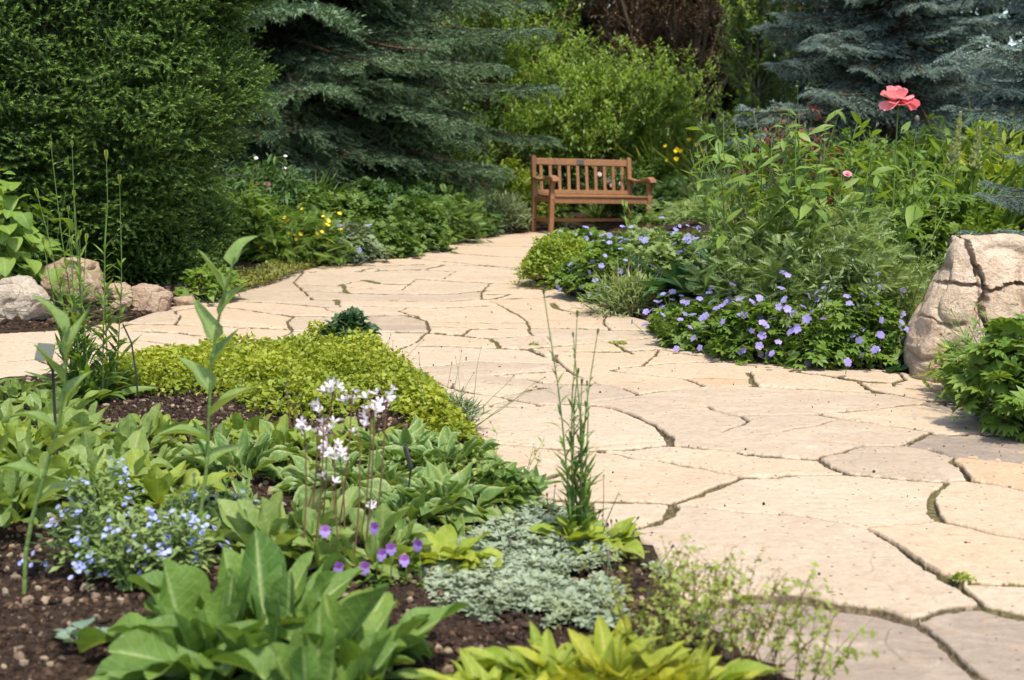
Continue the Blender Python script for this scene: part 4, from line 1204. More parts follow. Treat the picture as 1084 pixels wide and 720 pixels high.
def rosette_into(m, c, tpl, n, L, inc=(.15, 1.35), W=None, base=.02, lv=.25, tilt=(0, 0)):
    i = np.arange(n)
    az = i * 2.39996 + rng.normal(0, .40, n) + R(0, 6)
    f = ((i + .5) / n) ** .8
    a = inc[0] + (inc[1] - inc[0]) * f + rng.normal(0, .17, n)
    d = np.stack([np.cos(az) * np.sin(a), np.sin(az) * np.sin(a), np.cos(a)], 1)
    d[:, 0] += tilt[0]; d[:, 1] += tilt[1]
    o = np.stack([np.cos(az) * base * f, np.sin(az) * base * f, np.zeros(n)], 1) + np.array(c)
    up = UP - np.stack([np.cos(az), np.sin(az), np.zeros(n)], 1) * .9 * np.cos(a)[:, None] + rng.normal(0, .24, (n, 3))
    ll = L * (.65 + .45 * f) * R(1 - lv, 1 + lv * .6, n)
    m.leaves(tpl, o, d, up, ll, ll * (1 if W is None else W) * R(.82, 1.12, n), np.clip(R(0, 1, n) * .75 + R(-.05, .35), 0, 1))
    return m

def stems_plant(name, label, cat, loc, n, h, spread, tpl, leafL, mat, group=None, stemmat='stem', r=.003, lean=.25, grav=-.2, wig=.12, spacing=.05, tilt=(.5, 1.1), start=.08,
                taper=.5, end=.95, heads=None, hvar=.3, branch=None, k=7, whorl=1, W=None, axis=(0, 0), parts=False):
    """n leafy stems from one crown; branch = (count, length, tilt); heads = (kind, mat, size)"""
    t = thing(name, label, cat, loc, group=group)
    o = disc(n, spread); d = np.stack([R(-1, 1, n), R(-1, 1, n), np.zeros(n)], 1) * lean + UP + o / max(spread, .01) * lean + np.array([axis[0], axis[1], 0])
    hh = h * R(1 - hvar, 1, n) / np.array(nrm(d)[:, 2]) ** .5
    S = grow(o, d, hh, k, grav, wig)
    s, lf = MB(), MB()
    s.tubes(S, r, r * .4, 5)
    polys = [(S, hh, start)]; leafsets = []
    if branch:
        bn, bl, bt = branch
        tt = R(.35, .98, (n, bn)); p, g = along(S, tt)
        B = grow(p.reshape(-1, 3), around(g, bt).reshape(-1, 3), bl * R(.6, 1.2, n * bn), 5, .1, .15)
        s.tubes(B, r * .5, r * .25, 3); polys.append((B, np.full(n * bn, bl), .15))
    for Q_, ln, st in polys:
        for j in range(len(Q_)):
            m_ = max(2, int(ln[j] * (end - st) / spacing)) * whorl
            tt = np.repeat(np.linspace(st, end, m_ // whorl), whorl)
            p, g = along(Q_[j:j + 1], tt[None]); p, g = p[0], g[0]
            az = np.arange(m_) * (2.4 if whorl == 1 else 2 * np.pi / whorl) + np.repeat(R(0, 6, m_ // whorl), whorl) * (1 if whorl > 1 else .25)
            dd = around(g, R(tilt[0], tilt[1], m_), az)
            one = MB(); one.leaves(tpl, p, dd, g + UP * .3, leafL * (1 - taper * tt) * R(.75, 1.2, m_), None if W is None else leafL * W * (1 - taper * tt))
            V_, Q_2, T_, C_ = one.arrays(); lf.add(V_, Q_2, T_, C_); leafsets.append([(V_, Q_2, C_)])
    if n <= 12 and not branch:      # few enough to tell apart: every stem a part that carries its leaves
        for j in range(n):
            a = MB(); a.tubes(S[j:j + 1], r, r * .4, 6); so = a.build('stem', M[stemmat], t)
            b = MB()
            for vv, qq, cc in leafsets[j]: b.add(vv, qq, None, cc)
            b.build('leaves', mat, so)
    else:
        s.build('stem', M[stemmat], t); lf.build('leaves', mat, t)
    tips = S[:, -1]; tg = nrm(S[:, -1] - S[:, -2])
    if branch: tips = np.concatenate([tips, B[:, -1]]); tg = np.concatenate([tg, nrm(B[:, -1] - B[:, -2])])
    return t, tips, tg, S

BUDS = {}
def buds(t, P, D, mat, size, name='bud', n=1, long=1.8):
    """bud-like tips, each a part of its own"""
    if len(P) > 95:
        k = rng.permutation(len(P))[:95]; P, D = P[k], D[k]
    key = (mat.name, round(long, 1))
    if key not in BUDS:
        m = MB(); tp = leaf_tpl('petal', 3, 2, .5, .5, -.5); a = np.arange(5) * 2 * np.pi / 5
        d = np.stack([np.cos(a) * .22, np.sin(a) * .22, np.ones(5)], 1)
        m.leaves(tp, np.zeros((5, 3)), d, np.stack([-np.cos(a), -np.sin(a), np.zeros(5)], 1), np.full(5, long), np.full(5, 1.4), R(0, 1, 5))
        BUDS[key] = m.mesh(name); BUDS[key].materials.append(mat)
    put_flowers(t, [BUDS[key]], mat, P, D, size * R(.75, 1.2, len(P)), name)

def shrub(name, label, cat, loc, h, rad, nst, mat, tpl, leafL, group=None, barkmat='twig', nb=7, nt=9, leaves=7, lean=.6, r=.012, grav=.1, blen=.4, low=.15, tall=None, droopleaf=(.6, 1.2)):
    """many-stemmed shrub: stems > branches > leafy twigs"""
    t = thing(name, label, cat, loc, group=group)
    o = disc(nst, rad * .12); a = R(0, 6.283, nst)
    q = R(0, 1, nst) ** .6
    d = np.stack([np.cos(a) * q * lean, np.sin(a) * q * lean, np.ones(nst)], 1)
    S = grow(o, d, h * R(.72, 1.05, nst) * (1 + .12 * q), 8, grav, .12)
    B0 = along(S, R(low, .97, (nst, nb)))
    B = grow(B0[0].reshape(-1, 3), around(B0[1], R(.4, .9, (nst, nb))).reshape(-1, 3), blen * R(.5, 1.2, nst * nb), 5, .35, .15)
    T0 = along(B, R(.15, .98, (len(B), nt)))
    Tw = grow(T0[0].reshape(-1, 3), around(T0[1], R(.3, .9, T0[1].shape[:2])).reshape(-1, 3), blen * .42 * R(.5, 1.2, len(B) * nt), 4, .3, .15)
    w = MB(); w.tubes(S, r, r * .25, 5); w.tubes(B, r * .3, r * .12, 3); w.tubes(Tw, r * .14, r * .06, 3)
    w.build('trunk', M[barkmat], t)
    p, g = along(Tw, np.tile(np.linspace(.1, .99, leaves), (len(Tw), 1)))
    dd = around(g, R(droopleaf[0], droopleaf[1], g.shape[:2])).reshape(-1, 3)
    pp = p.reshape(-1, 3)
    tn = np.clip(.5 + .55 * vnoise(pp * 2.4, int(h * 97)) + rng.normal(0, .25, len(pp)), 0, 1)
    lf = MB(); lf.leaves(tpl, pp, dd, UP, leafL * R(.6, 1.2, len(pp)), None, tn)
    lf.build('crown', mat, t)
    return t

def grass(name, label, cat, loc, n, L, mat, group=None, spread=.08, tpl=None, inc=(.05, .8), W=None):
    t = thing(name, label, cat, loc, group=group)
    m = MB(); o = disc(n, spread); az = R(0, 6.283, n); a = R(inc[0], inc[1], n)
    d = np.stack([np.cos(az) * np.sin(a), np.sin(az) * np.sin(a), np.cos(a)], 1)
    up = UP - np.stack([np.cos(az), np.sin(az), np.zeros(n)], 1)
    ll = L * R(.55, 1.1, n)
    m.leaves(tpl or B_BLADE, o, d, up, ll, ll if W is None else np.full(n, W))
    m.build('leaves', mat, t)
    return t

def in_poly(pts, n, jitter=0.0):
    """random ground points inside a polygon given in photo pixels"""
    P = flat_poly(pts); lo, hi = P.min(0), P.max(0)
    out = np.zeros((0, 2))
    while len(out) < n:
        c = np.stack([R(lo[0], hi[0], n * 2), R(lo[1], hi[1], n * 2)], 1)
        out = np.concatenate([out, c[inside(c[:, 0], c[:, 1], P)]])
    return out[:n], P
# ------------------------------------------------------------------ background shrubs and trees
def lift(p, dz=-.02): return (p[0], p[1], p[2] + dz)
shrub('willow_shrub', 'big light green many-stemmed shrub rising behind the bench', 'shrub', at_depth(625, 18.6), 2.25, 1.5, 54, M['willow'], L_SMALL, .09, nb=11, nt=6, leaves=9, lean=1.15, r=.014, grav=.25, blen=.5, low=.30)
shrub('willow_shrub', 'paler green shrub left of the big many-stemmed one, behind the spruce boughs', 'shrub', at_depth(548, 20.5), 2.5, 1.2, 26, M['fresh'], L_SMALL, .085, nb=9, nt=6, leaves=9, lean=.6, grav=.3, blen=.5, low=.2)
shrub('leafy_shrub', 'low bright green shrub filling the gap right of the big many-stemmed one', 'shrub', at_depth(755, 18.0), 1.25, .9, 24, M['willow'], L_SMALL, .07, nb=8, nt=6, leaves=8, lean=.9, grav=.2, blen=.4, low=.15)
shrub('young_tree', 'slender airy pale green young tree left of the level tiered spruce', 'tree', at_depth(798, 16.0), 4.2, .6, 7, M['willow'], L_TINY, .07, barkmat='pale_bark', nb=46, nt=7, leaves=8, lean=.16, r=.03, grav=.3, blen=.55, low=.08)
shrub('young_tree', 'second slender pale young tree, thinner, close to the tiered spruce', 'tree', at_depth(826, 17.6), 3.6, .5, 4, M['fresh'], L_TINY, .06, barkmat='pale_bark', nb=30, nt=7, leaves=8, lean=.18, r=.025, grav=.3, blen=.5, low=.08)
shrub('copper_tree', 'copper brown leaved small tree above the leafy shrubs', 'tree', at_depth(712, 24.5), 5.2, 2.0, 26, M['copper'], L_OVATE, .085, barkmat='twig', nb=16, nt=7, leaves=8, lean=.75, r=.04, grav=.2, blen=.8, low=.25)
shrub('copper_tree', 'smaller copper brown tree left of the main one', 'tree', at_depth(655, 25.5), 4.6, 1.6, 16, M['copper'], L_OVATE, .085, barkmat='twig', nb=16, nt=7, leaves=8, lean=.6, r=.04, grav=.2, blen=.8, low=.25)
shrub('weeping_tree', 'green tree with drooping twigs at the tips of the left spruce', 'tree', at_depth(530, 18.6), 4.6, 1.2, 11, M['willow'], L_SMALL, .09, barkmat='twig', nb=28, nt=8, leaves=9, lean=.6, r=.02, grav=-.2, blen=.7, low=.35)
SB = 'dark green shrubs under the spruces'
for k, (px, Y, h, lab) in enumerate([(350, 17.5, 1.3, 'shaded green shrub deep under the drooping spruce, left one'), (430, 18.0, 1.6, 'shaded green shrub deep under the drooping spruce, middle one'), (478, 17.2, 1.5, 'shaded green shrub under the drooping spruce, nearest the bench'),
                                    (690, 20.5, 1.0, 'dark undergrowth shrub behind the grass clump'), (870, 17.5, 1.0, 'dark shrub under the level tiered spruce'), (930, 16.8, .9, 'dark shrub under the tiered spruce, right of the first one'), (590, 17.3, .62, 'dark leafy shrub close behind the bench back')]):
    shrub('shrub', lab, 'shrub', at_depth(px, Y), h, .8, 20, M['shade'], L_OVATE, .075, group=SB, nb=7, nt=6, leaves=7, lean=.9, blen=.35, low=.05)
shrub('leafy_shrub', 'mid green shrub filling the gap between the left spruce and the big many-stemmed one', 'shrub', at_depth(572, 17.4), 1.45, .8, 26, M['fresh'], L_SMALL, .085, nb=9, nt=6, leaves=8, lean=.8, grav=.2, blen=.45, low=.1)
# around the bench
mound('euphorbia', 'lime green bushy mound against the left end of the bench', 'shrub', at_depth(545, 15.9), .36, .36, .78, L_LANCE, .10, 1500, M['lime'], flat=.7)
mound('variegated_shrub', 'pale green leafy shrub left of the lime mound', 'shrub', at_depth(502, 16.3), .42, .4, .98, L_LANCE, .10, 1500, M['fresh'], flat=.8)
mound('lavender', 'low grey green cushion at the path edge left of the bench', 'plant', at_depth(522, 14.9), .42, .34, .36, L_NARROW, .10, 2600, M['grey_green'], spread=1.0, updir=1.6, shell=.35)
mound('fern', 'ferny green clump between the lime mound and the grey cushion', 'plant', at_depth(498, 15.4), .3, .3, .42, L_PINN, .20, 260, M['green'], stems=0)
shrub('rose_bush', 'rose bush with pale pink blooms showing through the bench slats', 'rose bush', at_depth(655, 16.2), .62, .5, 26, M['shade'], L_OVATE, .05, nb=6, nt=6, leaves=6, lean=.8, blen=.25)
rb = [o for o in bpy.data.objects if o.name == 'rose_bush'][0]
nn = 12; fp = np.stack([R(-.30, .06, nn), R(-.55, -.30, nn), R(.22, .66, nn)], 1)
for j in range(nn):
    s_ = MB(); s_.tubes(np.stack([fp[j] * np.array([.3, .3, .1]), fp[j] * np.array([.8, .8, .7]), fp[j]])[None], .004, .002, 4); so = s_.build('flower_stalk', M['stem'], rb)
    put_flowers(so, F_ROSE, M['blush'], fp[j:j + 1], np.array([[R(-.3, .3), -1, .4]]), [R(.024, .036)], 'rose')
mound('bedding_plant', 'small yellow green tuft under the left half of the bench', 'plant', at_depth(590, 15.55), .17, .15, .34, L_LANCE, .075, 380, M['fresh'])
grass('sedge_tuft', 'strappy green tuft under the middle of the bench', 'plant', at_depth(632, 15.9), 110, .42, M['green'], inc=(.1, .9), tpl=B_BLADE)
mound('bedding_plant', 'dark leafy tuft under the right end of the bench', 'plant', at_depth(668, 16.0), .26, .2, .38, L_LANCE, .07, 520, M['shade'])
mound('bedding_plant', 'rounded green clump just right of the bench', 'plant', at_depth(708, 15.8), .30, .3, .55, L_PINN, .13, 520, M['shade'])
grass('iris_clump', 'upright blue green blades right of the bench, before the dark clump', 'plant', at_depth(752, 13.6), 150, .62, M['grey_green'], spread=.2, tpl=B_STRAP, inc=(.02, .5), W=.14)
GCL = 'leafy clumps behind the right end of the bench'
for k, (px, Y, rr, h, tp, sz, n, mt, lab) in enumerate([
    (745, 16.2, .55, .62, L_OVATE, .07, 1500, 'green', 'dark leafy clump below the arching grass'), (800, 15.6, .6, .62, L_PINN, .16, 800, 'green', 'ferny green clump left of the red leaved plant'),
    (700, 17.2, .5, .75, L_OVATE, .07, 1100, 'green', 'mid green clump between the bench back and the arching grass'), (865, 14.6, .6, .8, L_PINN, .18, 700, 'green', 'ferny green clump behind the red leaved plant'),
    (905, 13.6, .6, .75, L_LANCE, .10, 1100, 'fresh', 'yellow green clump below the tiered spruce'), (985, 11.5, .7, .8, L_LANCE, .11, 1300, 'fresh', 'bright leafy clump behind the pale flower spikes')]):
    mound('leafy_clump', lab, 'plant', at_depth(px, Y), rr, rr * .8, h, tp, sz, n, M[mt], group=GCL)
GG = 'arching grass clumps behind the bench'
for px, Y, lab in [(700, 18.2, 'arching pale green grass clump, the leftmost behind the bench'), (738, 17.6, 'arching grass clump directly behind the yellow day lilies'), (772, 17.0, 'fine upright grass clump right of the yellow day lilies')]:
    grass('ornamental_grass', lab, 'grass clump', at_depth(px, Y), 640, 1.35, M['grass_leaf'], group=GG, spread=.26, inc=(.05, .75), tpl=leaf_set('strap', 7, 1, .032, .5, (.4, 1.0, 1.6, 2.1)))
def daylily(px, Y, h, n, lab):
    t, tips, tg, S = stems_plant('day_lily', lab, 'flower', at_depth(px, Y), n, h, .28, L_NARROW, .3, M['grass_leaf'], group='yellow day lilies', lean=.25, start=.02, end=.5, spacing=.05, tilt=(.3, .8))
    put_flowers(t, F_LILY + F_DAISY[:0], M['yellow'], tips, tg + np.array([0, -.8, .1]) + rng.normal(0, .3, tg.shape), R(.045, .07, len(tips)))
daylily(742, 16.6, 1.10, 15, 'yellow flowered clump standing in front of the arching grass')
daylily(798, 15.6, 1.12, 12, 'yellow flowered clump left of the tiered spruce, above the red leaves')
daylily(592, 17.6, 1.10, 3, 'thin orange yellow flowers peeping over the left half of the bench')

# left border under the spruce
GL = 'low leafy clumps edging the left side of the path'
for k, (px, py, rr, h, tp, sz, n, mt, lab) in enumerate([
    (300, 279, .55, .44, L_PINN2, .13, 1300, 'fresh', 'ferny clump with yellow daisies beside the creeping thyme'), (352, 276, .42, .34, L_PALM, .05, 1500, 'grey_green', 'greyish clump dotted with small blue flowers'),
    (395, 270, .45, .34, L_PALM, .052, 1900, 'green', 'low green clump right of the blue flowered one'), (432, 263, .46, .42, L_PALM, .055, 1900, 'green', 'mid green clump halfway along the left edge'),
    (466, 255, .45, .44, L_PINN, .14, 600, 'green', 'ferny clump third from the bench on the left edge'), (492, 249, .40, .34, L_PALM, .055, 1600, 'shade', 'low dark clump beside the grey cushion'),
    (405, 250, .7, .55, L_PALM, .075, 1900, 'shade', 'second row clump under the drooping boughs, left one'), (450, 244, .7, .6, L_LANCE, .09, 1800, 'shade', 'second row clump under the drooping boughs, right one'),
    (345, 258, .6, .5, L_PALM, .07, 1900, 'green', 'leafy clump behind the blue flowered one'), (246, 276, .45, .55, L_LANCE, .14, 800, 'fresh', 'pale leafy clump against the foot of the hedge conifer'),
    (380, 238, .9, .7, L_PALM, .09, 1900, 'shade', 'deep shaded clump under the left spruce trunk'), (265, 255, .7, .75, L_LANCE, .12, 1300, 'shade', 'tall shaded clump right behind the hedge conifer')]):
    fl = None
    if k == 0: fl = (F_DAISY, M['yellow'], 30, .022, .06, .5)
    if k == 1: fl = (F_CRANE_B, M['blue_petal'], 16, .03, .05, .3)
    p = at(px, py)
    mound('leafy_clump', lab, 'plant', (p[0], p[1] + rr * .6, p[2]), rr, rr * .75, h, tp, sz, n, M[mt], group=GL, flowers=fl)
grass('iris_clump', 'dark upright blades of an iris clump behind the yellow daisies', 'plant', at_depth(318, 12.6), 170, .72, M['green'], spread=.25, tpl=B_STRAP, inc=(.02, .45), W=.13)
t, tips, tg, S = stems_plant('white_campanula', 'tall stems with small white flowers beside the hedge conifer', 'flower', at_depth(272, 11.8), 5, .9, .2, L_NARROW, .10, M['green'], lean=.12)
put_flowers(t, F_WHITE, M['white_petal'], tips, tg + np.array([0, -.8, 0]), R(.014, .022, len(tips)))
t, tips, tg, S = stems_plant('pink_peony', 'two pink blooms on stems beside the hedge conifer', 'flower', at_depth(288, 12.0), 2, .62, .08, L_PALM, .12, M['green'], lean=.1)
put_flowers(t, F_PEONY, M['pink'], tips, tg + np.array([0, -.8, 0]), [.045, .035])
t, tips, tg, S = stems_plant('lily', 'pale leafy arching stems behind the yellow daisies', 'plant', at_depth(283, 11.6), 9, .62, .15, L_LANCE, .13, M['fresh'], lean=.45, spacing=.035)
# thyme mat at the bend of the path
xy, P = in_poly([(205, 312), (232, 300), (262, 296), (300, 283), (322, 282), (345, 281), (318, 290), (300, 298), (285, 303), (262, 309), (240, 316)], 5200)
zz = np.maximum(T(xy[:, 0], xy[:, 1], False), 0) + .012 + .02 * np.abs(vnoise2(xy[:, 0] * 4, xy[:, 1] * 4, 61)) + R(0, .03, len(xy))
m = MB(); m.leaves(L_TINY, np.column_stack([xy, zz]), np.stack([R(-1, 1, 5200), R(-1, 1, 5200), R(.1, .9, 5200)], 1), UP, R(.022, .045, 5200))
tag(m.build('creeping_thyme', M['thyme']), 'yellow green creeping mat spilling onto the flagstones at the bend', 'ground cover', kind='stuff')
# leafy plants beside and before the hedge conifer
mound('heart_leaf_shrub', 'shrub with bright heart shaped hanging leaves above the whitish rock at the left edge', 'shrub', (at(-22, 334)[0], at(-22, 334)[1] + .35, .05), .42, .36, .84, B_HEART, .115, 230, M['heart'], updir=-1.6, spread=.9, shell=.5, lump=.3, flat=.9)
t, tips, tg, S = stems_plant('shade_seedling', 'dark leafy stems between the heart leaved shrub and the hedge conifer', 'plant', at_depth(52, 7.7), 6, .72, .1, L_OVATE, .09, M['shade'], lean=.25, spacing=.05)
mound('low_shade_plant', 'low pale leaved tuft under the right side of the hedge conifer', 'plant', at_depth(222, 8.1), .22, .18, .22, L_OVATE, .07, 260, M['fresh'])
# spurge-like green on the far right behind the boulder
# ------------------------------------------------------------------ right border
def pd(px, py, dy=0.0):
    p = at(px, py); return (p[0], p[1] + dy, p[2])
CR = 'lilac cranesbills of the right border'
mound('potentilla', 'yellow green rounded mound at the path bend before the bench', 'shrub', pd(598, 306, .30), .36, .34, .36, L_TINY, .036, 5200, M['lime'], stems=60, shell=.35, lump=.18)
mound('cranesbill', 'flowering mound with lilac blooms just right of the yellow green one', 'flower', pd(650, 316, .35), .36, .34, .32, L_PALM, .042, 2200, M['fresh'], CR, (F_CRANE_B, M['blue_petal'], 98, .0195, .05, .3))
mound('cranesbill', 'wide flowering mound with lilac blooms in front of the right bench leg', 'flower', pd(694, 292, .4), .50, .40, .30, L_PALM, .045, 2400, M['ferny'], CR, (F_CRANE_B, M['blue_petal'], 98, .0205, .06, .3))
mound('cranesbill', 'hidden low mound with few lilac blooms behind the yellow green one', 'flower', pd(618, 274, .4), .42, .32, .20, L_PALM, .055, 1000, M['fresh'], CR, (F_CRANE_B, M['blue_petal'], 60, .023, .05, .3))
mound('cranesbill', 'lilac flowered clump reaching up behind the dark strap leaves', 'flower', pd(752, 290, .55), .45, .4, .36, L_PALM, .045, 2000, M['ferny'], CR, (F_CRANE_B, M['blue_petal'], 80, .023, .07, .4))
stems_plant('day_lily', 'fresh green sword shoots in front of the right bench leg', 'plant', pd(676, 268, .2), 7, .42, .08, L_LANCE, .16, M['fresh'], lean=.2, spacing=.05, start=.2, tilt=(.3, .7))
mound('potentilla', 'fine leaved silvery mound at the path edge before the strap leaves', 'plant', pd(672, 334, .20), .30, .24, .22, L_NARROW, .06, 1500, M['ferny'], shell=.4, spread=.9)
grass('straw_tuft', 'dry straw coloured stems standing out of the silvery mound', 'plant', pd(672, 330, .2), 46, .40, M['straw'], tpl=leaf_set('strap', 5, 1, .014, .3, (.1, .4)), spread=.18, inc=(.02, .6))
rosette('strap_plant', 'dark green clump of broad strap leaves, left one', 'plant', pd(748, 324, .30), B_STRAP, 70, .44, M['strap'], 'dark strap leaved clumps', inc=(.10, 1.0), W=1.5, base=.14)
rosette('strap_plant', 'dark green clump of broad strap leaves, right one against the fern', 'plant', pd(792, 328, .30), B_STRAP, 64, .46, M['strap'], 'dark strap leaved clumps', inc=(.10, 1.0), W=1.5, base=.14)
rosette('fern', 'single pale fern with ladder like fronds under the strap leaves', 'fern', pd(798, 338, .15), L_PINN2, 9, .34, M['ferny'], inc=(.6, 1.4))
mound('leafy_clump', 'low mid green clump on the bare soil right of the bench, behind the lilac mounds', 'plant', at_depth(722, 13.2), .50, .4, .14, L_PALM, .05, 1300, M['green'])
mound('leafy_clump', 'low ferny clump behind the dark strap leaves', 'plant', at_depth(748, 11.4), .5, .4, .22, L_PINN2, .09, 800, M['ferny'])
# big leafy perennials
t, tips, tg, S = stems_plant('comfrey', 'tall drooping dark leaved perennial with mauve buds left of the poppy plant', 'plant', pd(836, 318, .66), 24, 1.14, .20, L_LANCE, .19, M['green'], lean=.17, grav=-.35, spacing=.07, tilt=(.8, 1.5), start=.15, taper=.55, r=.006, branch=(3, .2, .7), W=1.0)
buds(t, tips, tg, M['seed'], .016)
t, tips, tg, S = stems_plant('poppy_plant', 'tall leafy clump crowned by one coral pink poppy', 'flower', pd(897, 330, .95), 42, 1.18, .38, L_LANCE, .20, M['fresh'], lean=.19, grav=-.2, spacing=.055, tilt=(.7, 1.4), start=.2, taper=.45, r=.006, branch=(2, .18, .7), W=1.25)
buds(t, tips, tg, M['seed'], .014)
lx, ly, lz = t.location
# the poppy itself: crumpled broad petals round a dark centre
def poppy():
    Yp = ly - .1; px, py = 951, 108
    X = (px - 542) / 1300 * (Yp * .9881 + .0) ; 
    r_ = ray(px, py); k = Yp / r_[1]; tgt = np.array([r_[0] * k, Yp, CAM_H + r_[2] * k]) - np.array([lx, ly, lz])
    st = MB(); base = np.array([tgt[0] - .05, tgt[1] + .05, .2])
    st.tubes(np.stack([base, base * .5 + tgt * .5 + np.array([.03, 0, 0]), tgt])[None], .005, .0035, 6); st.build('flower_stalk', M['stem'], t)
    m = MB()
    pet = []
    for i, c in enumerate((.7, -.7, -.3, 1.1)):
        p_ = leaf_tpl('petal', 12, 12, 1.35, .35, c, 0, i); v = p_['v'].copy(); e = np.clip(p_['a'], 0, 1) ** 2
        v[:, 2] += e * (.10 * vnoise(v * 5 + i * 9, 90 + i) + .05 * vnoise(v * 13 + i, 95)); v[:, 1] += e * .06 * vnoise(v * 6 + 3 * i, 98)
        p_['v'] = v; pet.append(p_)
    az = np.array([3.0, 2.2, 1.2, .1, 4.55, 5.6, 3.7, 4.1, 5.1, 1.7]); n = len(az)
    el = np.array([.25, .60, .60, .20, -.60, -.20, .0, .75, .65, .95])
    d = np.stack([np.cos(az) * np.cos(el), np.sin(az) * np.cos(el), np.sin(el)], 1)
    m.leaves(pet, np.zeros((n, 3)) + tgt, d, UP, np.array([.10, .10, .10, .095, .085, .085, .09, .075, .075, .08]))
    f = m.build('flower', M['poppy'], t); f["label"] = 'crumpled coral pink poppy bloom'
    bm = bmesh.new(); bmesh.ops.create_icosphere(bm, subdivisions=3, radius=.014, matrix=Matrix.Translation(tgt + np.array([.0, -.012, .012])))
    bm_obj('seed_head', bm, M['dark_stem'], f, True)
    a = np.arange(26) * .9; rr = np.stack([np.cos(a), np.sin(a), R(.2, .9, 26)], 1)
    s = MB(); o = np.zeros((26, 3)) + tgt; s.tubes(np.stack([o, o + nrm(rr) * .016, o + nrm(rr) * .028], 1), .0016, .002, 3, tint=R(0, .2)); s.build('stamens', M['violet'], f)
    # a nodding bud beside it
    bt = tgt + np.array([.105, .02, -.085]); s = MB()
    s.tubes(np.stack([base + np.array([.04, 0, .1]), bt * .6 + base * .4 + np.array([.05, 0, .06]), bt + np.array([0, 0, .02]), bt])[None], .003, .0025, 5); s.build('bud_stalk', M['stem'], t)
    bm = bmesh.new(); bmesh.ops.create_icosphere(bm, subdivisions=3, radius=.013, matrix=Matrix.Translation(bt) @ Matrix.Diagonal((1, 1, 1.5, 1))); bm_obj('bud', bm, M['seed'], t, True)
poppy()
mound('red_barberry', 'red leaved bush showing between the green clumps, left one', 'shrub', at_depth(815, 9.9), .30, .26, .80, L_OVATE, .055, 620, M['red'], 'red leaved bushes', flat=.9)
mound('red_barberry', 'red leaved bush right behind the mauve budded perennial', 'shrub', at_depth(852, 9.6), .26, .26, .92, L_OVATE, .055, 520, M['red'], 'red leaved bushes', flat=.9)
FR = 'ferny clumps before the poppy plant'
for px, py, dy, r_, h, n, mt, lab in [(900, 386, .50, .46, .56, 1500, 'ferny', 'feathery grey green clump directly behind the front cranesbills'), (892, 368, .78, .32, .44, 900, 'ferny', 'feathery clump left of the biggest feathery one'),
                                     (945, 384, .75, .42, .54, 1300, 'ferny', 'darker feathery clump against the boulder'), (905, 350, 1.0, .50, .58, 1200, 'ferny', 'feathery clump below the poppy stems')]:
    mound('feathery_clump', lab, 'plant', pd(px, py, dy), r_, r_ * .8, h, L_PINN2, .088, int(n * 1.9), M[mt], FR, updir=1.3, spread=.7, shell=.6, lump=.40, stems=60)
t, tips, tg, S = stems_plant('valerian', 'thin branching stems with tiny buff buds standing over the feathery clumps', 'plant', pd(905, 372, .62), 20, .92, .30, L_NARROW, .09, M['ferny'], lean=.25, spacing=.05, branch=(4, .12, .6), r=.0035, start=.2)
buds(t, tips, tg, M['bud'], .008)
t, tips, tg, S = stems_plant('pink_scabious', 'single small pink flower over the feathery clumps', 'flower', pd(936, 366, .7), 1, .86, .01, L_NARROW, .08, M['ferny'], lean=.02, hvar=.02)
put_flowers(t, F_PEONY, M['pink'], tips, tg + np.array([0, -.7, 0]), [.024])
t, tips, tg, S = stems_plant('mugwort', 'sage green twiggy stems with narrow leaves in the middle of the feathery clumps', 'plant', pd(892, 384, .5), 34, .70, .30, L_SMALL, .06, M['grey_green'], lean=.3, spacing=.022, branch=(4, .14, .6), r=.003, start=.25, W=.8)
t, tips, tg, S = stems_plant('mugwort', 'sage green twiggy stems standing between the feathery clumps and the boulder', 'plant', pd(940, 384, .55), 26, .66, .28, L_SMALL, .055, M['ferny'], lean=.3, spacing=.022, branch=(4, .14, .6), r=.003, start=.25, W=.8)
grass('sword_leaf_clump', 'upright light green sword leaves among the pale spikes', 'plant', at_depth(1015, 7.9), 130, .60, M['fresh'], spread=.35, tpl=B_STRAP, inc=(.02, .4), W=.10)
# front row cranesbills
for px, py, dy, rx, ry, h, n, nf, lab in [(776, 376, .26, .32, .26, .24, 1200, 20, 'low lilac cranesbill spilling on the path, left one of the front row'), (838, 388, .24, .32, .26, .30, 1300, 22, 'low lilac cranesbill in the middle of the front row'),
                                         (905, 394, .24, .32, .26, .30, 1300, 20, 'low lilac cranesbill nearest the boulder'), (732, 358, .22, .20, .18, .13, 700, 8, 'small lilac cranesbill at the left end of the front row')]:
    mound('cranesbill', lab, 'flower', pd(px, py, dy), rx, ry, h, L_PALM, .042, int(n * 1.9), M['fresh'], CR, (F_CRANE, M['lilac'], min(nf * 4, 96), .0185, .055, .3), shell=.45)
mound('leafy_clump', 'dull purple brown low plant at the path edge left of the front cranesbills', 'plant', pd(716, 350, .12), .14, .1, .07, L_TINY, .03, 380, M['copper'], stems=0)
mound('leafy_clump', 'yellow green leafy clump behind the left front cranesbill', 'plant', pd(822, 362, .45), .28, .25, .26, L_PALM7, .07, 520, M['fresh'])
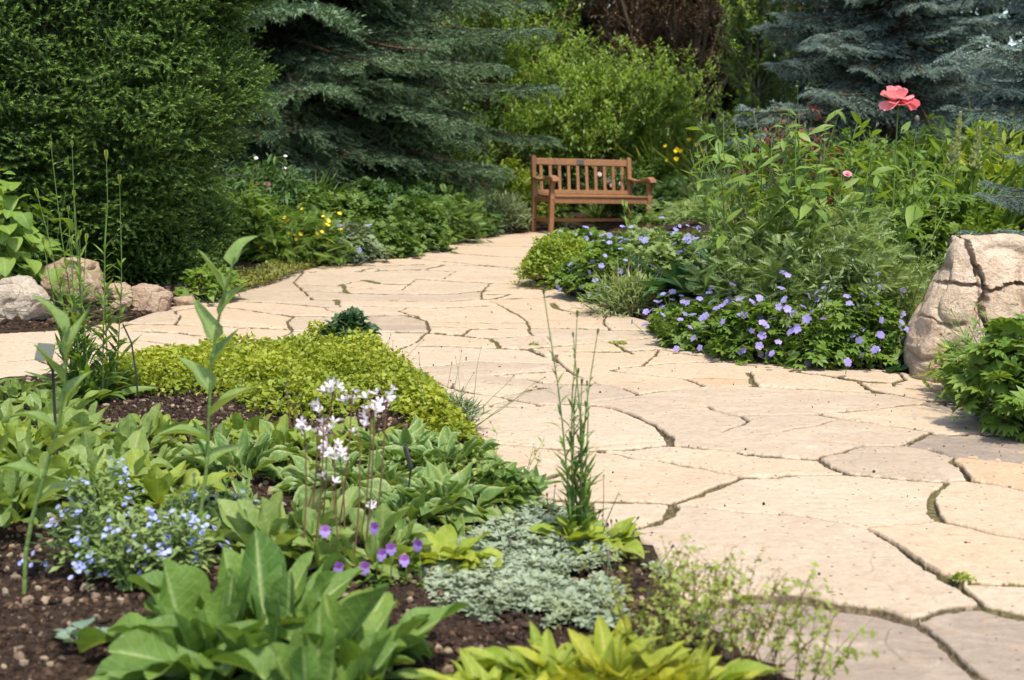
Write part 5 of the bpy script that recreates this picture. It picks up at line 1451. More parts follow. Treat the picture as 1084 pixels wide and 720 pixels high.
# far right: lime leaves and pale spikes
for px, Y, r_, h, mt, tp, sz, n, lab in [(1000, 8.9, .5, .62, 'fresh', L_LANCE, .12, 1000, 'bright green leafy clump left of the small dull blue spruce'), (1055, 8.6, .5, .62, 'lime', L_LANCE, .12, 1000, 'lime green leafy clump at the right edge under the pale blue spruce'),
                                     (985, 7.2, .38, .40, 'fresh', L_PALM7, .065, 1100, 'light green divided leaved clump behind the boulder'), (1110, 7.9, .5, .6, 'lime', L_LANCE, .12, 800, 'lime green clump just past the right edge')]:
    mound('lime_clump', lab, 'plant', at_depth(px, Y), r_, r_ * .8, h, tp, sz, n, M[mt], 'light green clumps behind the boulder', updir=1.6)
def spike(px, Y, pytop, lab):
    loc = at_depth(px, Y); h = (CAM_H - (pytop - 158) / 1300 * Y) - loc[2]
    t, tips, tg, S = stems_plant('flower_spike', lab, 'flower', loc, 1, h, .01, L_LANCE, .13, M['fresh'], 'pale spikes by the blue spruce', lean=.02, hvar=.01, spacing=.03, start=.05, end=.62, r=.006)
    m = MB(); n = 220; tt = R(.62, 1, n)[None]; p, g = along(S, tt); az = R(0, 6.28, n)
    w = .055 * (1.08 - (tt[0] - .6) * 2.2)
    dd = around(g[0], np.full(n, 1.0), az); m.leaves(L_TINY, p[0], dd, dd - g[0] * .5, w * 1.2, None, R(.5, 1, n))
    m.build('spike', M['spire'], t)
spike(995, 7.5, 118, 'pale green flower spike, the taller and left one')
spike(1024, 7.5, 128, 'pale green flower spike, broader one on the right')
t, tips, tg, S = stems_plant('sage_stems', 'thin stems with round green buds right of the pale spikes', 'plant', at_depth(1052, 8.4), 6, .95, .2, L_NARROW, .1, M['fresh'], lean=.12, spacing=.06)
buds(t, tips, tg, M['bud'], .013)
# plants in front of and right of the boulder
t, tips, tg, S = stems_plant('yarrow', 'feathery yellow green plant leaning over the right face of the boulder', 'plant', pd(1100, 440, .12), 11, .46, .15, L_PINN2, .075, M['ferny'], lean=.42, spacing=.03, tilt=(.5, 1.1), r=.003, W=.7, branch=(2, .12, .6), axis=(-.18, 0))
buds(t, tips, tg, M['bud'], .007)
mound('anemone', 'leafy clump with a few white flowers at the right edge of the path', 'flower', pd(1124, 452, .14), .23, .20, .31, L_PALM7, .042, 1500, M['ferny'], None, (F_WHITE, M['white_petal'], 9, .020, .03))
mound('anemone', 'green divided leaved clump past the right edge of the path', 'plant', pd(1156, 468, .25), .34, .3, .36, L_PALM7, .06, 1000, M['fresh'])
mound('stonecrop', 'yellow bronze leafy tuft at the foot of the boulder', 'plant', pd(1022, 420, .09), .13, .10, .19, L_LANCE, .06, 240, M['lime'])
mound('leafy_clump', 'bright green tuft between the boulder and the white flowers', 'plant', pd(1052, 430, .12), .17, .14, .27, L_LANCE, .075, 340, M['fresh'])
rosette('broad_leaf_plant', 'small rosette of broad dark leaves at the left foot of the boulder', 'plant', pd(948, 394, .06), B_HEART, 7, .10, M['strap'], inc=(.7, 1.3))
t, tips, tg, S = stems_plant('pink_knotweed', 'pink bottlebrush flower spike at the right edge above the boulder', 'flower', pd(1094, 436, .16), 1, .56, .01, L_LANCE, .10, M['ferny'], lean=.02, hvar=.01)
m = MB(); n = 120; tt = R(.86, 1, n)[None]; p, g = along(S, tt); dd = around(g[0], np.full(n, 1.0)); m.leaves(L_TINY, p[0], dd, dd - g[0] * .5, np.full(n, .024)); m.build('spike', M['pink'], t)
# ------------------------------------------------------------------ front bed
# mulch: bark chips, clods and small stones over the soil
xy, P = in_poly([(-160, 470), (60, 430), (200, 420), (380, 410), (470, 440), (520, 500), (560, 545), (640, 580), (690, 620), (720, 660), (840, 740), (840, 1000), (-260, 1000), (-260, 520), (-260, 425), (-60, 418), (60, 412)], 52000)
n = len(xy); zz = T(xy[:, 0], xy[:, 1]); ok = zz > -.05; xy, zz = xy[ok], zz[ok]; n = len(xy)
CH = []
for sd in range(3):
    r = np.random.default_rng(sd); bm = bmesh.new(); bmesh.ops.create_icosphere(bm, subdivisions=1, radius=.5)
    for v in bm.verts: v.co *= r.uniform(.7, 1.25)
    bm.verts.ensure_lookup_table()
    CH.append(dict(v=np.array([v.co[:] for v in bm.verts]), q=np.zeros((0, 4), int), t=np.array([[v.index for v in f.verts] for f in bm.faces]), u=np.zeros(len(bm.verts)), a=np.zeros(len(bm.verts)))); bm.free()
m = MB(); sz = .003 + .013 * R(0, 1, n) ** 4; tn = R(0, 1, n) ** 1.5; lit = R(0, 1, n) < .012; sz = np.where(lit, R(.008, .02, n), sz); tn = np.where(lit, 1.0, tn)
for k in range(3):
    s_ = np.arange(n) % 3 == k
    m.leaves(CH[k], np.column_stack([xy, zz + .002])[s_], np.stack([R(-1, 1, n), R(-1, 1, n), R(-.3, .3, n)], 1)[s_], UP + rng.normal(0, .3, (s_.sum(), 3)), (sz * R(.8, 2.4, n))[s_], (sz * R(.6, 1.1, n))[s_], tn[s_])
tag(m.build('mulch', M['mulch'], smooth=False), 'dark crumbly mulch of bark chips and clods in the front bed', 'mulch', kind='stuff')
# the same along the foot of the rocks and the right edge
xy, P = in_poly([(0, 352), (140, 344), (215, 320), (260, 306), (230, 300), (140, 322), (0, 338)], 2600)
xy2, P = in_poly([(640, 330), (740, 357), (800, 378), (960, 396), (1060, 440), (1110, 462), (1110, 440), (960, 380), (800, 360), (700, 330)], 3000)
xy = np.concatenate([xy, xy2]); zz = T(xy[:, 0], xy[:, 1]); ok = zz > -.05; xy, zz = xy[ok], zz[ok]; n = len(xy)
m = MB(); sz = .008 + .03 * R(0, 1, n) ** 4
m.leaves(CH[0], np.column_stack([xy, zz + .002]), np.stack([R(-1, 1, n), R(-1, 1, n), R(-.3, .3, n)], 1), UP, sz * R(.8, 2, n), sz, R(0, 1, n) ** 1.4)
tag(m.build('mulch', M['mulch'], smooth=False), 'crumbly soil and chips at the foot of the rocks and the right border', 'mulch', kind='stuff')

# golden mat: trailing stems with paired round leaves
def mat(name, polys, n, tpl, sizes, hgt, mt, lab, seed, clump=3.0, gaps=-.9, upw=.6, dirz=(.0, .8)):
    m = MB(); stl = MB()
    for poly, w in polys:
        xy, P = in_poly(poly, int(n * w))
        dn = vnoise2(xy[:, 0] * clump * 2, xy[:, 1] * clump * 2, seed) + .5 * vnoise2(xy[:, 0] * clump * 6, xy[:, 1] * clump * 6, seed + 1)
        e = sstep(0, .10, seg_dist(xy[:, 0], xy[:, 1], P)); ok = (dn > gaps) & (R(0, 1, len(xy)) < .3 + .7 * e); xy, dn, e = xy[ok], dn[ok], e[ok]
        k = len(xy); z0 = np.maximum(T(xy[:, 0], xy[:, 1], False), 0)
        top = hgt * (.35 + .65 * e) * (.75 + .4 * dn)
        z = z0 + np.maximum(top, .01) * R(0, 1, k) ** .55
        o = np.column_stack([xy, z])
        m.leaves(tpl, o, np.stack([R(-1, 1, k), R(-1, 1, k), R(dirz[0], dirz[1], k)], 1), np.array([0, 0, upw]) + rng.normal(0, .35, (k, 3)), R(sizes[0], sizes[1], k), None, np.clip(.5 + .45 * dn + rng.normal(0, .22, k), 0, 1))
        s = rng.integers(0, k, k // 14)
        stl.tubes(np.stack([o[s] * np.array([1, 1, 0]) + np.array([0, 0, 1]) * z0[s][:, None], o[s] + rng.normal(0, .006, (len(s), 3))], 1), .0012, .0008, 3)
    V, Q, Tn, C = stl.arrays()
    m.add(V, Q, Tn, C)
    return tag(m.build(name, mt), lab, 'ground cover', kind='stuff')
L_ROUND = [leaf_tpl('ovate', 3, 2, .85, .15, c) for c in (.0, .4, .8)]
mat('creeping_jenny', [([(100, 412), (150, 398), (235, 388), (330, 377), (385, 376), (425, 394), (452, 416), (400, 450), (330, 466), (270, 456), (225, 440), (180, 438), (110, 438)], .68),
                       ([(400, 428), (452, 414), (478, 432), (492, 458), (512, 480), (470, 482), (440, 468), (415, 450)], .32)], 30000, L_ROUND, (.011, .027), .12, M['jenny'], 'golden yellow leafy mat along the far edge of the front bed', 71, gaps=-.72)
mat('creeping_jenny', [([(300, 395), (330, 372), (385, 374), (420, 400), (400, 425), (330, 430)], 1)], 6000, L_ROUND, (.012, .026), .15, M['jenny'], 'highest hump of the golden mat beside the grey tuft', 75, gaps=-1.2)
SILV = [([(430, 640), (470, 580), (560, 560), (640, 572), (694, 584), (712, 612), (728, 645), (740, 672), (640, 690), (560, 690), (480, 680)], .8), ([(520, 540), (570, 540), (640, 565), (600, 590), (540, 580)], .2)]
ROSET = merge_tpl([(leaf_tpl('spoon', 4, 2, .5, .3, .6), (0, 0, 0), (math.sin(a) * .8, math.cos(a) * .8, .35 + .25 * (i % 2)), (0, 0, 1), .8 + .2 * (i % 3), .5) for i, a in enumerate(np.arange(7) * 2.4)])
# rosettes point up: swing the template so that its axis is vertical
ROSET['v'] = ROSET['v'][:, [0, 2, 1]] * np.array([1, 1, 1])
mat('silver_mat', SILV, 6800, ROSET, (.012, .024), .030, M['silver'], 'silvery mat of tiny rosettes spreading over the soil beside the flagstones', 81, clump=3.4, gaps=-.16, upw=.2, dirz=(1.5, 4))
# dry flower heads standing over the silver mat
pts = in_poly(SILV[0][0], 34)[0]
t = thing('pussytoes_heads', 'tan tufted seed heads on short stems standing over the silver mat', 'flower', (float(pts[:, 0].mean()), float(pts[:, 1].mean()), 0))
o = np.column_stack([pts - pts.mean(0), np.zeros(len(pts))]); S = grow(o, UP + rng.normal(0, .2, o.shape), R(.05, .14, len(o)), 5, -.1, .2)
for j in range(len(S)):
    a = MB(); a.tubes(S[j:j + 1], .0014, .0011, 4); so = a.build('stem', M['grey_green'], t); buds(so, S[j:j + 1, -1], nrm(S[j:j + 1, -1] - S[j:j + 1, -2]), M['seed'], .009, 'seed_head', long=1.4)

# grey tuft at the bed corner
mound('sea_holly_tuft', 'small blue grey tuft with one magenta flower at the far corner of the front bed', 'plant', at(372, 376), .14, .12, .17, L_PALM, .045, 420, M['dark'], None, (F_CRANE, M['pink'], 1, .02, .02))
mound('grey_cushion', 'fine grey green cushion where the golden mat meets the path', 'plant', at(482, 452), .09, .09, .10, L_NARROW, .045, 520, M['grey_green'], spread=1, updir=1.2)
t, tips, tg, S = stems_plant('seed_stems', 'wispy stems with dry seed heads leaning over the path from the golden mat', 'plant', at(478, 452), 13, .27, .10, L_NARROW, .02, M['stem'], lean=.75, grav=-.1, spacing=.09, r=.0016, axis=(.25, .1))
buds(t, tips, tg, M['seed'], .0055)
t, tips, tg, S = stems_plant('seed_stems', 'short brown seed stems at the corner beside the grey tuft', 'plant', at(402, 392), 12, .17, .07, L_NARROW, .015, M['stem'], stemmat='brown_stem', lean=.6, spacing=.09, r=.0015)
buds(t, tips, tg, M['seed'], .006)
t, tips, tg, S = stems_plant('heuchera', 'low plant with thin flower stems of tiny green leaves, nearest the path past the hostas', 'plant', at(530, 534), 12, .23, .06, L_TINY, .022, M['rue'], lean=.40, spacing=.028, r=.0014, branch=(3, .035, .7), start=.3, axis=(.1, 0), grav=0)
mound('heuchera', 'dark lobed leafy tuft at the foot of the thin green flower stems', 'plant', at(528, 536), .10, .09, .09, L_PALM, .05, 160, M['green'])

# budding tall clump by the far left path edge
bl = at(100, 424)
t, tips, tg, S = stems_plant('budding_perennial', 'tall clump of budding stems with narrow leaves before the edging rocks', 'flower', bl, 12, .95, .10, L_NARROW, .15, M['fresh'], lean=.075, grav=0, wig=.09, spacing=.015, tilt=(.4, 1.2), start=.04, end=.66, taper=.85, r=.0030, hvar=.4, W=1.25)
buds(t, tips, tg, M['rue'], .015, long=2.6)
rosette('budding_perennial', 'basal tuft of dark lance leaves under the tall budding stems', 'plant', (bl[0] - .02, bl[1] - .03, bl[2]), leaf_set('lance', 8, 4, .26, .4, (.5, 1.0, 1.4)), 46, .22, M['green'], inc=(.1, 1.3), base=.08)

# plant labels on stakes
def plate(name, label, loc, h, rotz, w=.075, hh=.055, tilt=.7):
    t = thing(name, label, 'plant label', loc, rotz)
    s = MB(); P = np.array([[[0, 0, -.03], [0, .002, h * .5], [0, .004, h * .86], [0, -.012, h * .93], [0, -.02, h]]])
    s.tubes(P, .0042, .0042, 6); s.build('stake', M['black_plastic'], t)
    bm = bmesh.new(); bbox_bm(bm, 0, -.02, h, w, .005, hh, .002, Matrix.Rotation(tilt, 4, 'X'))
    bm_obj('plate', bm, M['label_back'], t)
p = at_depth(47, 3.3); plate('plant_label', 'grey green plant label on a black stake at the left edge before the path', p, 1 - (372 - 158) / 1300 * 3.3 - p[2], -.45, .062, .048, -.35)
p = at(147, 428); t = thing('label_stake', 'thin black stake leaning beside the tall budding stems', 'stake', p); s = MB(); s.tubes(np.array([[[.0, 0, -.03], [-.005, 0, .11], [-.016, 0, .23], [-.045, 0, .30]]]), .0035, .003, 6); s.build('rod', M['black_plastic'], t)
p = at(435, 545); t = thing('plant_label', 'bent black label stake seen edge on among the striped hostas', 'plant label', p)
s = MB(); s.tubes(np.array([[[-.012, 0, -.03], [-.006, 0, .06], [.0, 0, .115], [.002, 0, .13]]]), .0028, .0028, 6); s.build('stake', M['black_plastic'], t)
bm = bmesh.new(); bbox_bm(bm, -.006, 0, .158, .009, .035, .062, .002, Matrix.Rotation(-.25, 4, 'Y')); bm_obj('plate', bm, M['black_plastic'], t)

# single lily stems
def lily(label, base_px, top_px, top_py, n, L, w=1.0, seed=1, skip=.28):
    bx, by, bz = base_px
    r_ = ray(top_px, top_py); k = by / r_[1]
    tgt = np.array([r_[0] * k - bx, 0, CAM_H + r_[2] * k - bz])
    t = thing('lily', label, 'lily', (bx, by, bz), group='single lily stems in the front bed')
    k = np.linspace(0, 1, 9)
    P = (k[:, None] * tgt[None] + np.stack([.02 * np.sin(k * 5 + seed), .015 * np.sin(k * 4), 0 * k], 1))[None]; P[0, 0] -= np.array([0, 0, .03])
    s = MB(); s.tubes(P, .0052, .003, 7); s.build('stem', M['lily'], t)
    tt = np.linspace(skip, .97, n)[None]; p, g = along(P, tt); p, g = p[0], g[0]
    az = np.where(np.arange(n) % 2 == 0, 0.3, 3.4) + rng.normal(0, .5, n)
    a = np.stack([np.cos(az), np.sin(az) * .8, np.zeros(n)], 1); d = a * .75 + UP * np.linspace(.45, 1.6, n)[:, None]
    tp = leaf_set('ovate', 8, 4, .42, .55, (.1, .5, 1.0), .14)
    m = MB(); m.leaves(tp, p, d, UP - a * .5, L * np.linspace(1, .85, n) * R(.85, 1.1, n), L * w * np.ones(n)); m.build('leaves', M['lily'], t)
lily('taller single leafy lily stem standing free before the golden mat', at(196, 580), 252, 272, 9, .135, 1.0, 1)
lily('single leafy lily stem at the left edge crossing the grey green label', at(32, 616), 66, 345, 8, .13, .85, 4, .3)
# left edge leaf of a neighbour
rosette('lily', 'low lance leaves reaching in at the left edge below the rocks', 'plant', at(-34, 430), L_LANCE, 9, .26, M['green'], inc=(.5, 1.2))

# spoon leaved rosettes, left half of the bed
GS = 'pale spoon leaved rosettes in the left half of the bed'
SPOONS = [(20, 472, 20, .15, 'farthest left rosette under the plant label'), (80, 462, 22, .15, 'rosette at the foot of the tall budding stems'), (138, 468, 20, .13, 'rosette below the left end of the golden mat'),
      (60, 512, 22, .15, 'rosette in the second row, left of the forget me nots'), (8, 532, 20, .17, 'rosette cut by the left edge'), (118, 508, 20, .15, 'rosette just behind the left forget me nots'),
      (168, 520, 18, .14, 'rosette between the lily stem and the forget me nots'), (-42, 500, 18, .16, 'rosette just past the left edge'), (-40, 470, 18, .15, 'outer rosette past the left edge')]
for k_, (px, py, n, L, lab) in enumerate(SPOONS):
    p = at(px, py + 14); rosette('spoon_rosette', 'pale green spoon leaved ' + lab, 'plant', p, B_SPOON, n + 30, L * 1.06, M['spoon'] if k_ % 3 else M['fresh_leaf'], GS, inc=(.05, 1.1), base=.07, W=.86)
for px, py, n, L, lab in [(48, 440, 16, .13, 'rosette in the rear row beside the label'), (176, 452, 12, .10, 'small rosette alone on the soil below the golden mat'), (232, 470, 16, .12, 'rosette between the golden mat and the dark hosta'), (30, 488, 18, .14, 'rosette filling the left edge of the second row'),
                          (100, 486, 18, .13, 'rosette in the middle of the left group'), (150, 494, 16, .12, 'rosette right of the middle of the left group'), (262, 452, 12, .10, 'small rosette under the hump of the golden mat'), (-10, 455, 16, .14, 'rear rosette at the very left edge'), (338, 476, 14, .12, 'small rosette behind the shooting stars, below the golden mat'), (388, 466, 14, .12, 'small rosette between the golden mat and the striped hostas'), (292, 468, 14, .12, 'small rosette behind the dark striped hosta'), (14, 418, 16, .13, 'rosette hard against the path at the left edge'), (62, 424, 16, .13, 'rosette hard against the path left of the budding stems')]:
    rosette('spoon_rosette', 'pale green spoon leaved ' + lab, 'plant', at(px, py + 12), B_SPOON, n + 18, L * 1.06, M['spoon'] if n > 14 else M['fresh_leaf'], GS, inc=(.08, 1.1), base=.05, W=.92)
DS = 'spoon leaved rosettes under the white shooting stars'
for px, py, n, L, lab in [(300, 596, 20, .16, 'left'), (345, 606, 22, .155, 'middle'), (400, 606, 18, .15, 'right'), (268, 585, 16, .13, 'outer left'), (330, 575, 16, .13, 'rear')]:
    rosette('spoon_rosette', 'upright spoon leaved rosette of the white shooting stars, %s one' % lab, 'plant', at(px, py), B_SPOON, n + 8, L * 1.08, M['spoon'], DS, inc=(.02, .9), base=.05, W=.78)
# shooting stars: leafless brown stems with nodding white blooms
STAR = MB(); a = np.arange(5) * 2 * np.pi / 5
STAR.leaves(leaf_tpl('petal', 5, 2, .36, .3, -.5), np.zeros((5, 3)), np.stack([np.cos(a) * .62, np.sin(a) * .62, np.full(5, 1.0)], 1), np.stack([np.cos(a), np.sin(a), np.zeros(5)], 1), np.full(5, 1.0))
STAR.leaves(leaf_tpl('lance', 2, 1, .3, .2, .1), np.zeros((3, 3)), np.stack([np.cos(a[:3]) * .15, np.sin(a[:3]) * .15, np.full(3, -1.0)], 1), np.array([1.0, 0, 0]), np.full(3, .5))
star_me = STAR.mesh('star_flower')
heads = [(352, 408, 6, 310), (372, 412, 4, 352), (342, 428, 3, 330), (322, 448, 4, 318), (345, 446, 5, 336), (352, 468, 5, 352), (360, 480, 5, 362), (350, 500, 2, 356), (408, 412, 6, 392), (392, 432, 6, 378), (395, 420, 4, 384), (380, 455, 2, 372), (336, 445, 3, 322), (396, 536, 2, 392), (300, 540, 0, 290)]
GST = 'white shooting star stems'
for k, (px, py, nf, bpx) in enumerate(heads):
    if nf == 0: continue
    b = at(bpx, 592 + (k % 4) * 6); Yd = b[1] + .02
    r_ = ray(px, py + 10); kk = Yd / r_[1]; tgt = np.array([r_[0] * kk - b[0], .02, CAM_H + r_[2] * kk - b[2]])
    lab = ['tallest left stem with six white blooms', 'stem right of the tallest left one, four white blooms', 'short stem with three white blooms left of the tallest', 'leftmost stem with four white blooms', 'stem with five white blooms in the middle of the left group',
           'lower middle stem with five white blooms', 'stem with five blooms right of the lower middle one', 'shortest stem with two white blooms', 'tall right stem with six lilac tinged blooms', 'right group stem with six blooms left of the tallest', 'right group stem with four blooms between the two fullest',
           'stem with two blooms between the groups', 'thin stem with three blooms second from the left', 'very short stem with two blooms by the violas'][k]
    t = thing('shooting_star', 'brown leafless ' + lab, 'flower', b, group=GST)
    q = np.linspace(0, 1, 6)[:, None] * tgt[None]; q[:, 0] += .008 * np.sin(np.linspace(0, 3, 6)); q[0, 2] -= .02
    s = MB(); s.tubes(q[None], .0023, .0017, 5)
    az = R(0, 6.28, nf); off = np.stack([np.cos(az) * R(.008, .020, nf), np.sin(az) * R(.008, .020, nf), R(-.012, .026, nf)], 1)
    fp = tgt + off
    s.tubes(np.stack([np.zeros((nf, 3)) + tgt, tgt + off * .6 + np.array([0, 0, .012]), fp], 1), .0010, .0008, 3); s.build('stem', M['brown_stem'], t)
    put_flowers(t, [star_me], M['white_petal'], fp, np.stack([off[:, 0] * 20, off[:, 1] * 20, R(.1, 1.3, nf)], 1), R(.015, .021, nf))
t, tips, tg, S = stems_plant('seed_stems', 'brown seed stems standing between the golden mat and the shooting stars', 'plant', at(312, 470), 6, .19, .04, L_NARROW, .02, M['stem'], stemmat='brown_stem', lean=.25, spacing=.1, r=.0018)
buds(t, tips, tg, M['seed'], .007, long=2.2)

# hostas
GH = 'striped hostas'
for px, py, n, L, lab in [(252, 506, 30, .145, 'dark one left of the shooting stars'), (296, 486, 26, .13, 'dark one behind the shooting stars'), (428, 492, 34, .15, 'one farthest back beside the golden mat'), (470, 500, 34, .15, 'one beside the path edge of the bed'),
                          (405, 524, 30, .14, 'one left of the bent black stake'), (470, 546, 36, .155, 'biggest one right of the bent black stake'), (512, 534, 28, .13, 'one nearest the flagstones'), (430, 556, 26, .13, 'lowest one in front of the bent black stake'), (352, 522, 22, .12, 'small one half hidden by the shooting star blooms')]:
    rosette('hosta', 'green hosta with pale leaf margins, ' + lab, 'hosta', at(px, py), B_HOSTA, int(n * 2.7), L * 1.05, M['hosta'], GH, inc=(.02, 1.1), base=.08, W=.72)
for px, py, n, L, lab in [(475, 602, 34, .125, 'lime green small rosette left of the silver mat'), (508, 606, 20, .09, 'smallest lime green rosette against the silver mat'), (610, 582, 36, .12, 'lime green rosette at the foot of the tall thin stems'), (642, 580, 22, .10, 'small lime green rosette right of the tall thin stems')]:
    rosette('lime_rosette', lab, 'plant', at(px, py), leaf_set('petiole', 8, 4, .5, .4, (.6, 1.0, 1.4), .25), n, L, M['lime_leaf'], 'lime green small rosettes', inc=(.2, 1.2), base=.02)
# tall thin stems by the path
t, tips, tg, S = stems_plant('thin_stems', 'tall clump of thin budding stems rising in front of the flagstones', 'flower', at(614, 578), 7, .645, .022, L_NARROW, .095, M['green'], lean=.09, grav=0, wig=.12, spacing=.016, tilt=(.25, .8), start=.03, end=.85, taper=.88, r=.0032, hvar=.4, W=1.3)
buds(t, tips, tg, M['green'], .0065, long=3)
t, tips, tg, S = stems_plant('thin_stems', 'short reddish stem with hanging pale leaves right of the tall thin stems', 'plant', at(636, 578), 2, .20, .01, L_LANCE, .06, M['lily'], stemmat='brown_stem', lean=.3, spacing=.03, tilt=(.9, 1.6), start=.5, r=.0018)

# forget-me-nots
GF = 'sky blue forget me nots'
for px, py, r_, h, nf, lab in [(95, 600, .11, .14, 38, 'left clump on the soil edge'), (140, 612, .12, .15, 44, 'biggest clump in front of the pale rosettes'), (190, 606, .10, .13, 30, 'clump touching the big rosette'), (110, 560, .10, .15, 34, 'clump rising between the pale rosettes'),
                             (205, 566, .08, .11, 18, 'small clump beside the lily stem'), (252, 560, .06, .09, 14, 'smallest clump right of the lily stem')]:
    p = at(px, py)
    t = mound('forget_me_not', 'sky blue forget me not, ' + lab, 'flower', p, r_, r_ * .85, h, L_SMALL, .026, 420, M['ferny'], GF, stems=50, shell=.8, spread=.8)
    cl = 14 if nf > 20 else 7
    c, D = lumpy(cl, r_ * 1.0, r_ * .95, h * 1.15, 3, .7, .1); c[:, 2] = np.maximum(c[:, 2], .03)
    fl = leaf_tpl('petal', 3, 2, .95, .1, .2); a = np.arange(5) * 2 * np.pi / 5
    for k in range(cl):
        V = MB(); nq = max(5, int(nf * 2.4 / cl)); fp = c[k] + rng.normal(0, .010, (nq, 3))
        for j in range(nq):
            nn_ = nrm(D[k] * .6 + np.array([0, -.3, .7]) + rng.normal(0, .3, 3)); s1 = nrm(np.cross(nn_, [1, .2, 0])); s2 = np.cross(nn_, s1)
            V.leaves(fl, np.tile(fp[j], (5, 1)), np.cos(a)[:, None] * s1 + np.sin(a)[:, None] * s2 + nn_ * .15, nn_, np.full(5, R(.0045, .0065)), None, R(0, 1, 5))
        V.build('flower_cluster', M['sky_petal'], t)

# big foreground rosettes
GB = 'big broad leaved rosettes at the front'
for px, py, n, L, tl, lab in [(222, 722, 24, .215, (-.06, 0), 'left one of the front three'), (292, 735, 28, .225, (0, .04), 'middle one of the front three'), (362, 728, 26, .20, (.06, 0), 'right one of the front three'), (270, 690, 16, .20, (0, .05), 'half hidden one behind the front three'), (330, 780, 18, .2, (0, -.1), 'lowest one under the picture edge')]:
    rosette('broad_rosette', 'big fresh green broad leaved rosette, ' + lab, 'plant', at(px, py), B_ROS, n + 14, L * 1.04, M['rosette'], GB, inc=(.02, 1.02), base=.05, W=.68, tilt=tl)
# violas: dark upper petals over pale lilac ones
def viola_mesh():
    m = MB(); p = leaf_tpl('petal', 4, 3, .95, .1, .25, .05)
    az = np.array([1.1, 2.04, -.2, 3.34, -1.57]); d = np.stack([np.cos(az), np.sin(az), np.full(5, .1)], 1)
    V0 = MB(); V0.leaves(p, np.zeros((5, 3)), d, UP, np.array([1, 1, .8, .8, .9])); V, Q, Tn, C = V0.arrays()
    C = C.copy(); k = len(p['v'])
    C[:, 2] = 0; C[2 * k:, 2] = .95
    m.add(V, Q, Tn, C); return m.mesh('viola_flower')
vm = viola_mesh(); vm.materials.append(M['violet'])
GV = 'purple violas by the shooting stars'
for px, py, bpx, lab in [(344, 563, 342, 'upper left'), (396, 560, 398, 'top middle'), (414, 582, 412, 'middle, right of the standing spoon leaf'), (442, 578, 446, 'right, against the lime rosette'), (358, 602, 362, 'lowest left'), (404, 588, 402, 'small half open'), (428, 594, 430, 'pale faced lower right'), (386, 602, 384, 'lowest middle')]:
    b = at(bpx, 628); Yd = b[1]; r_ = ray(px, py); kk = Yd / r_[1]; tg = np.array([r_[0] * kk - b[0], 0, CAM_H + r_[2] * kk - b[2]])
    t = thing('viola', 'two toned purple viola bloom, the %s one' % lab, 'flower', b, group=GV)
    s = MB(); q = np.stack([np.array([0, .02, -.01]), tg * .5 + np.array([0, .03, 0]), tg * .9 + np.array([0, .022, .012]), tg + np.array([0, .006, .002])]); s.tubes(q[None], .0014, .001, 4)
    s.build('stem', M['stem'], t)
    f = bpy.data.objects.new('flower', vm); COL.objects.link(f); f.parent = t; f.location = tg; f.scale = (.0145,) * 3
    f.rotation_euler = (math.radians(75 + random.uniform(-15, 15)), random.uniform(-.2, .2), random.uniform(-.6, .6))
    m = MB(); n = 9; zz = R(.1, .6, n)[:, None]; m.leaves(L_OVATE, tg * zz, np.stack([R(-1, 1, n), R(-1, 1, n), R(0, .5, n)], 1), UP, R(.018, .03, n)); m.build('leaves', M['fresh'], t)

# glaucous seedling, stick and soil stones at the lower left
rosette('glaucous_seedling', 'small blue green seedling alone on the dark soil at the lower left', 'plant', at(84, 680), leaf_set('petiole', 6, 4, .62, .25, (.3, .8), .1), 11, .062, M['blue_leaf'], inc=(.3, 1.25), base=.02)
t = thing('stick', 'short pale dry stick on the soil left of the forget me nots', 'stick', at(60, 562)); s = MB(); s.tubes(np.array([[[-.045, -.01, .012], [-.01, 0, .02], [.03, .01, .03], [.06, .012, .042]]]), .006, .004, 6); s.build('wood', M['straw'], t)

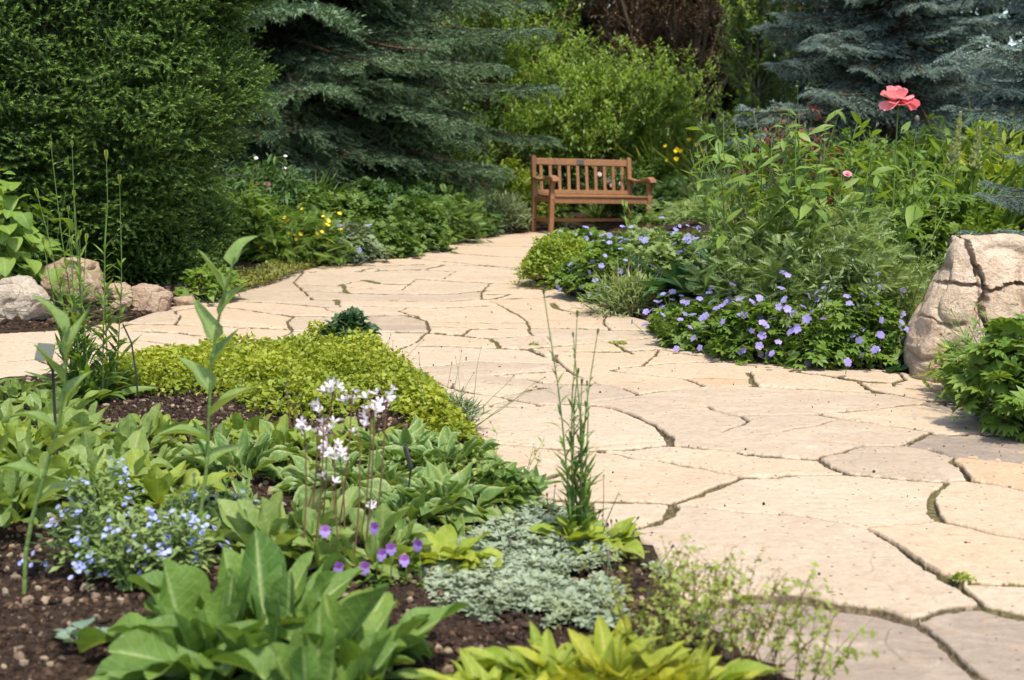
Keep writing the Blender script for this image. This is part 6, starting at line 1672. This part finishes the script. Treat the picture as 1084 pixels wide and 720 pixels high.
# meadow rue: clouds of tiny leaves on wiry stems, spilling over the stones
GR_ = 'airy small leaved meadow rue'
TRI = merge_tpl([(leaf_tpl('ovate', 2, 2, .95, .15, .3), (0, .0, 0), (math.sin(a), math.cos(a), .1), (0, 0, 1), .5, .5) for a in (-1.2, 0, 1.2)])
for px, py, n, h, ax, lab in [(690, 700, 17, .20, (-.05, 0), 'left tuft over the silver mat'), (735, 708, 20, .23, (.05, 0), 'middle tuft over the edge of the flagstones'), (785, 722, 20, .24, (.12, .05), 'right tuft leaning over the pale stones'), (838, 735, 14, .20, (.12, .05), 'outermost right tuft'), (725, 668, 13, .17, (.05, .05), 'rear tuft beside the path joint')]:
    t, tips, tg, S = stems_plant('meadow_rue', 'airy meadow rue, ' + lab, 'plant', at(px, py), n, h, .05, TRI, .022, M['rue'], GR_, stemmat='brown_stem', lean=.34, grav=.05, wig=.25, spacing=.022, tilt=(.6, 1.4), start=.35, end=.99, taper=.2, r=.0012, branch=(4, .05, .8), axis=ax)
# golden hosta along the lower edge
GG_ = 'golden hostas at the front edge'
for px, py, n, L, lab in [(645, 742, 30, .17, 'biggest one in the middle'), (580, 738, 24, .14, 'left one beside the silver mat'), (722, 750, 26, .15, 'right one under the meadow rue'), (520, 752, 16, .12, 'leftmost, greener one'), (790, 790, 20, .12, 'outermost right one')]:
    rosette('golden_hosta', 'golden yellow hosta, ' + lab, 'hosta', at(px, py), B_GOLD, n + 18, L * 1.02, M['gold_hosta'] if L not in (.12, .14) else M['lime_leaf'], GG_, inc=(.03, 1.1), base=.06, W=.72)
# tufts of moss and weed in the joints
for px, py, r_, n, lab in [(1018, 617, .025, 110, 'tiny green weed in the joint between the big near slabs'), (655, 366, .05, 160, 'flat weed in the joint behind the thin stems'), (565, 367, .03, 60, 'small weed in a joint midway along the path')]:
    mound('joint_weed', lab, 'weed', at(px, py), r_, r_ * .6, .02, L_TINY, .012, n, M['lime'], stems=0)
# crumbs of soil and bits of leaf lying on the slabs
xy = np.stack([R(-.6, 3.2, 900), R(2.3, 8, 900)], 1); ok = inside(xy[:, 0], xy[:, 1]) & (seg_dist(xy[:, 0], xy[:, 1], OUT) < R(0, 1.2, 900) ** 2); xy = xy[ok]; n = len(xy)
m = MB(); sz = R(.002, .007, n); m.leaves(CH[1], np.column_stack([xy, np.full(n, .007)]), np.stack([R(-1, 1, n), R(-1, 1, n), np.zeros(n)], 1), UP, sz * R(1, 2.2, n), sz, R(.1, .7, n))
tag(m.build('crumbs', M['mulch'], smooth=False), 'crumbs of soil and bits of leaf scattered on the flagstones', 'debris', kind='stuff')
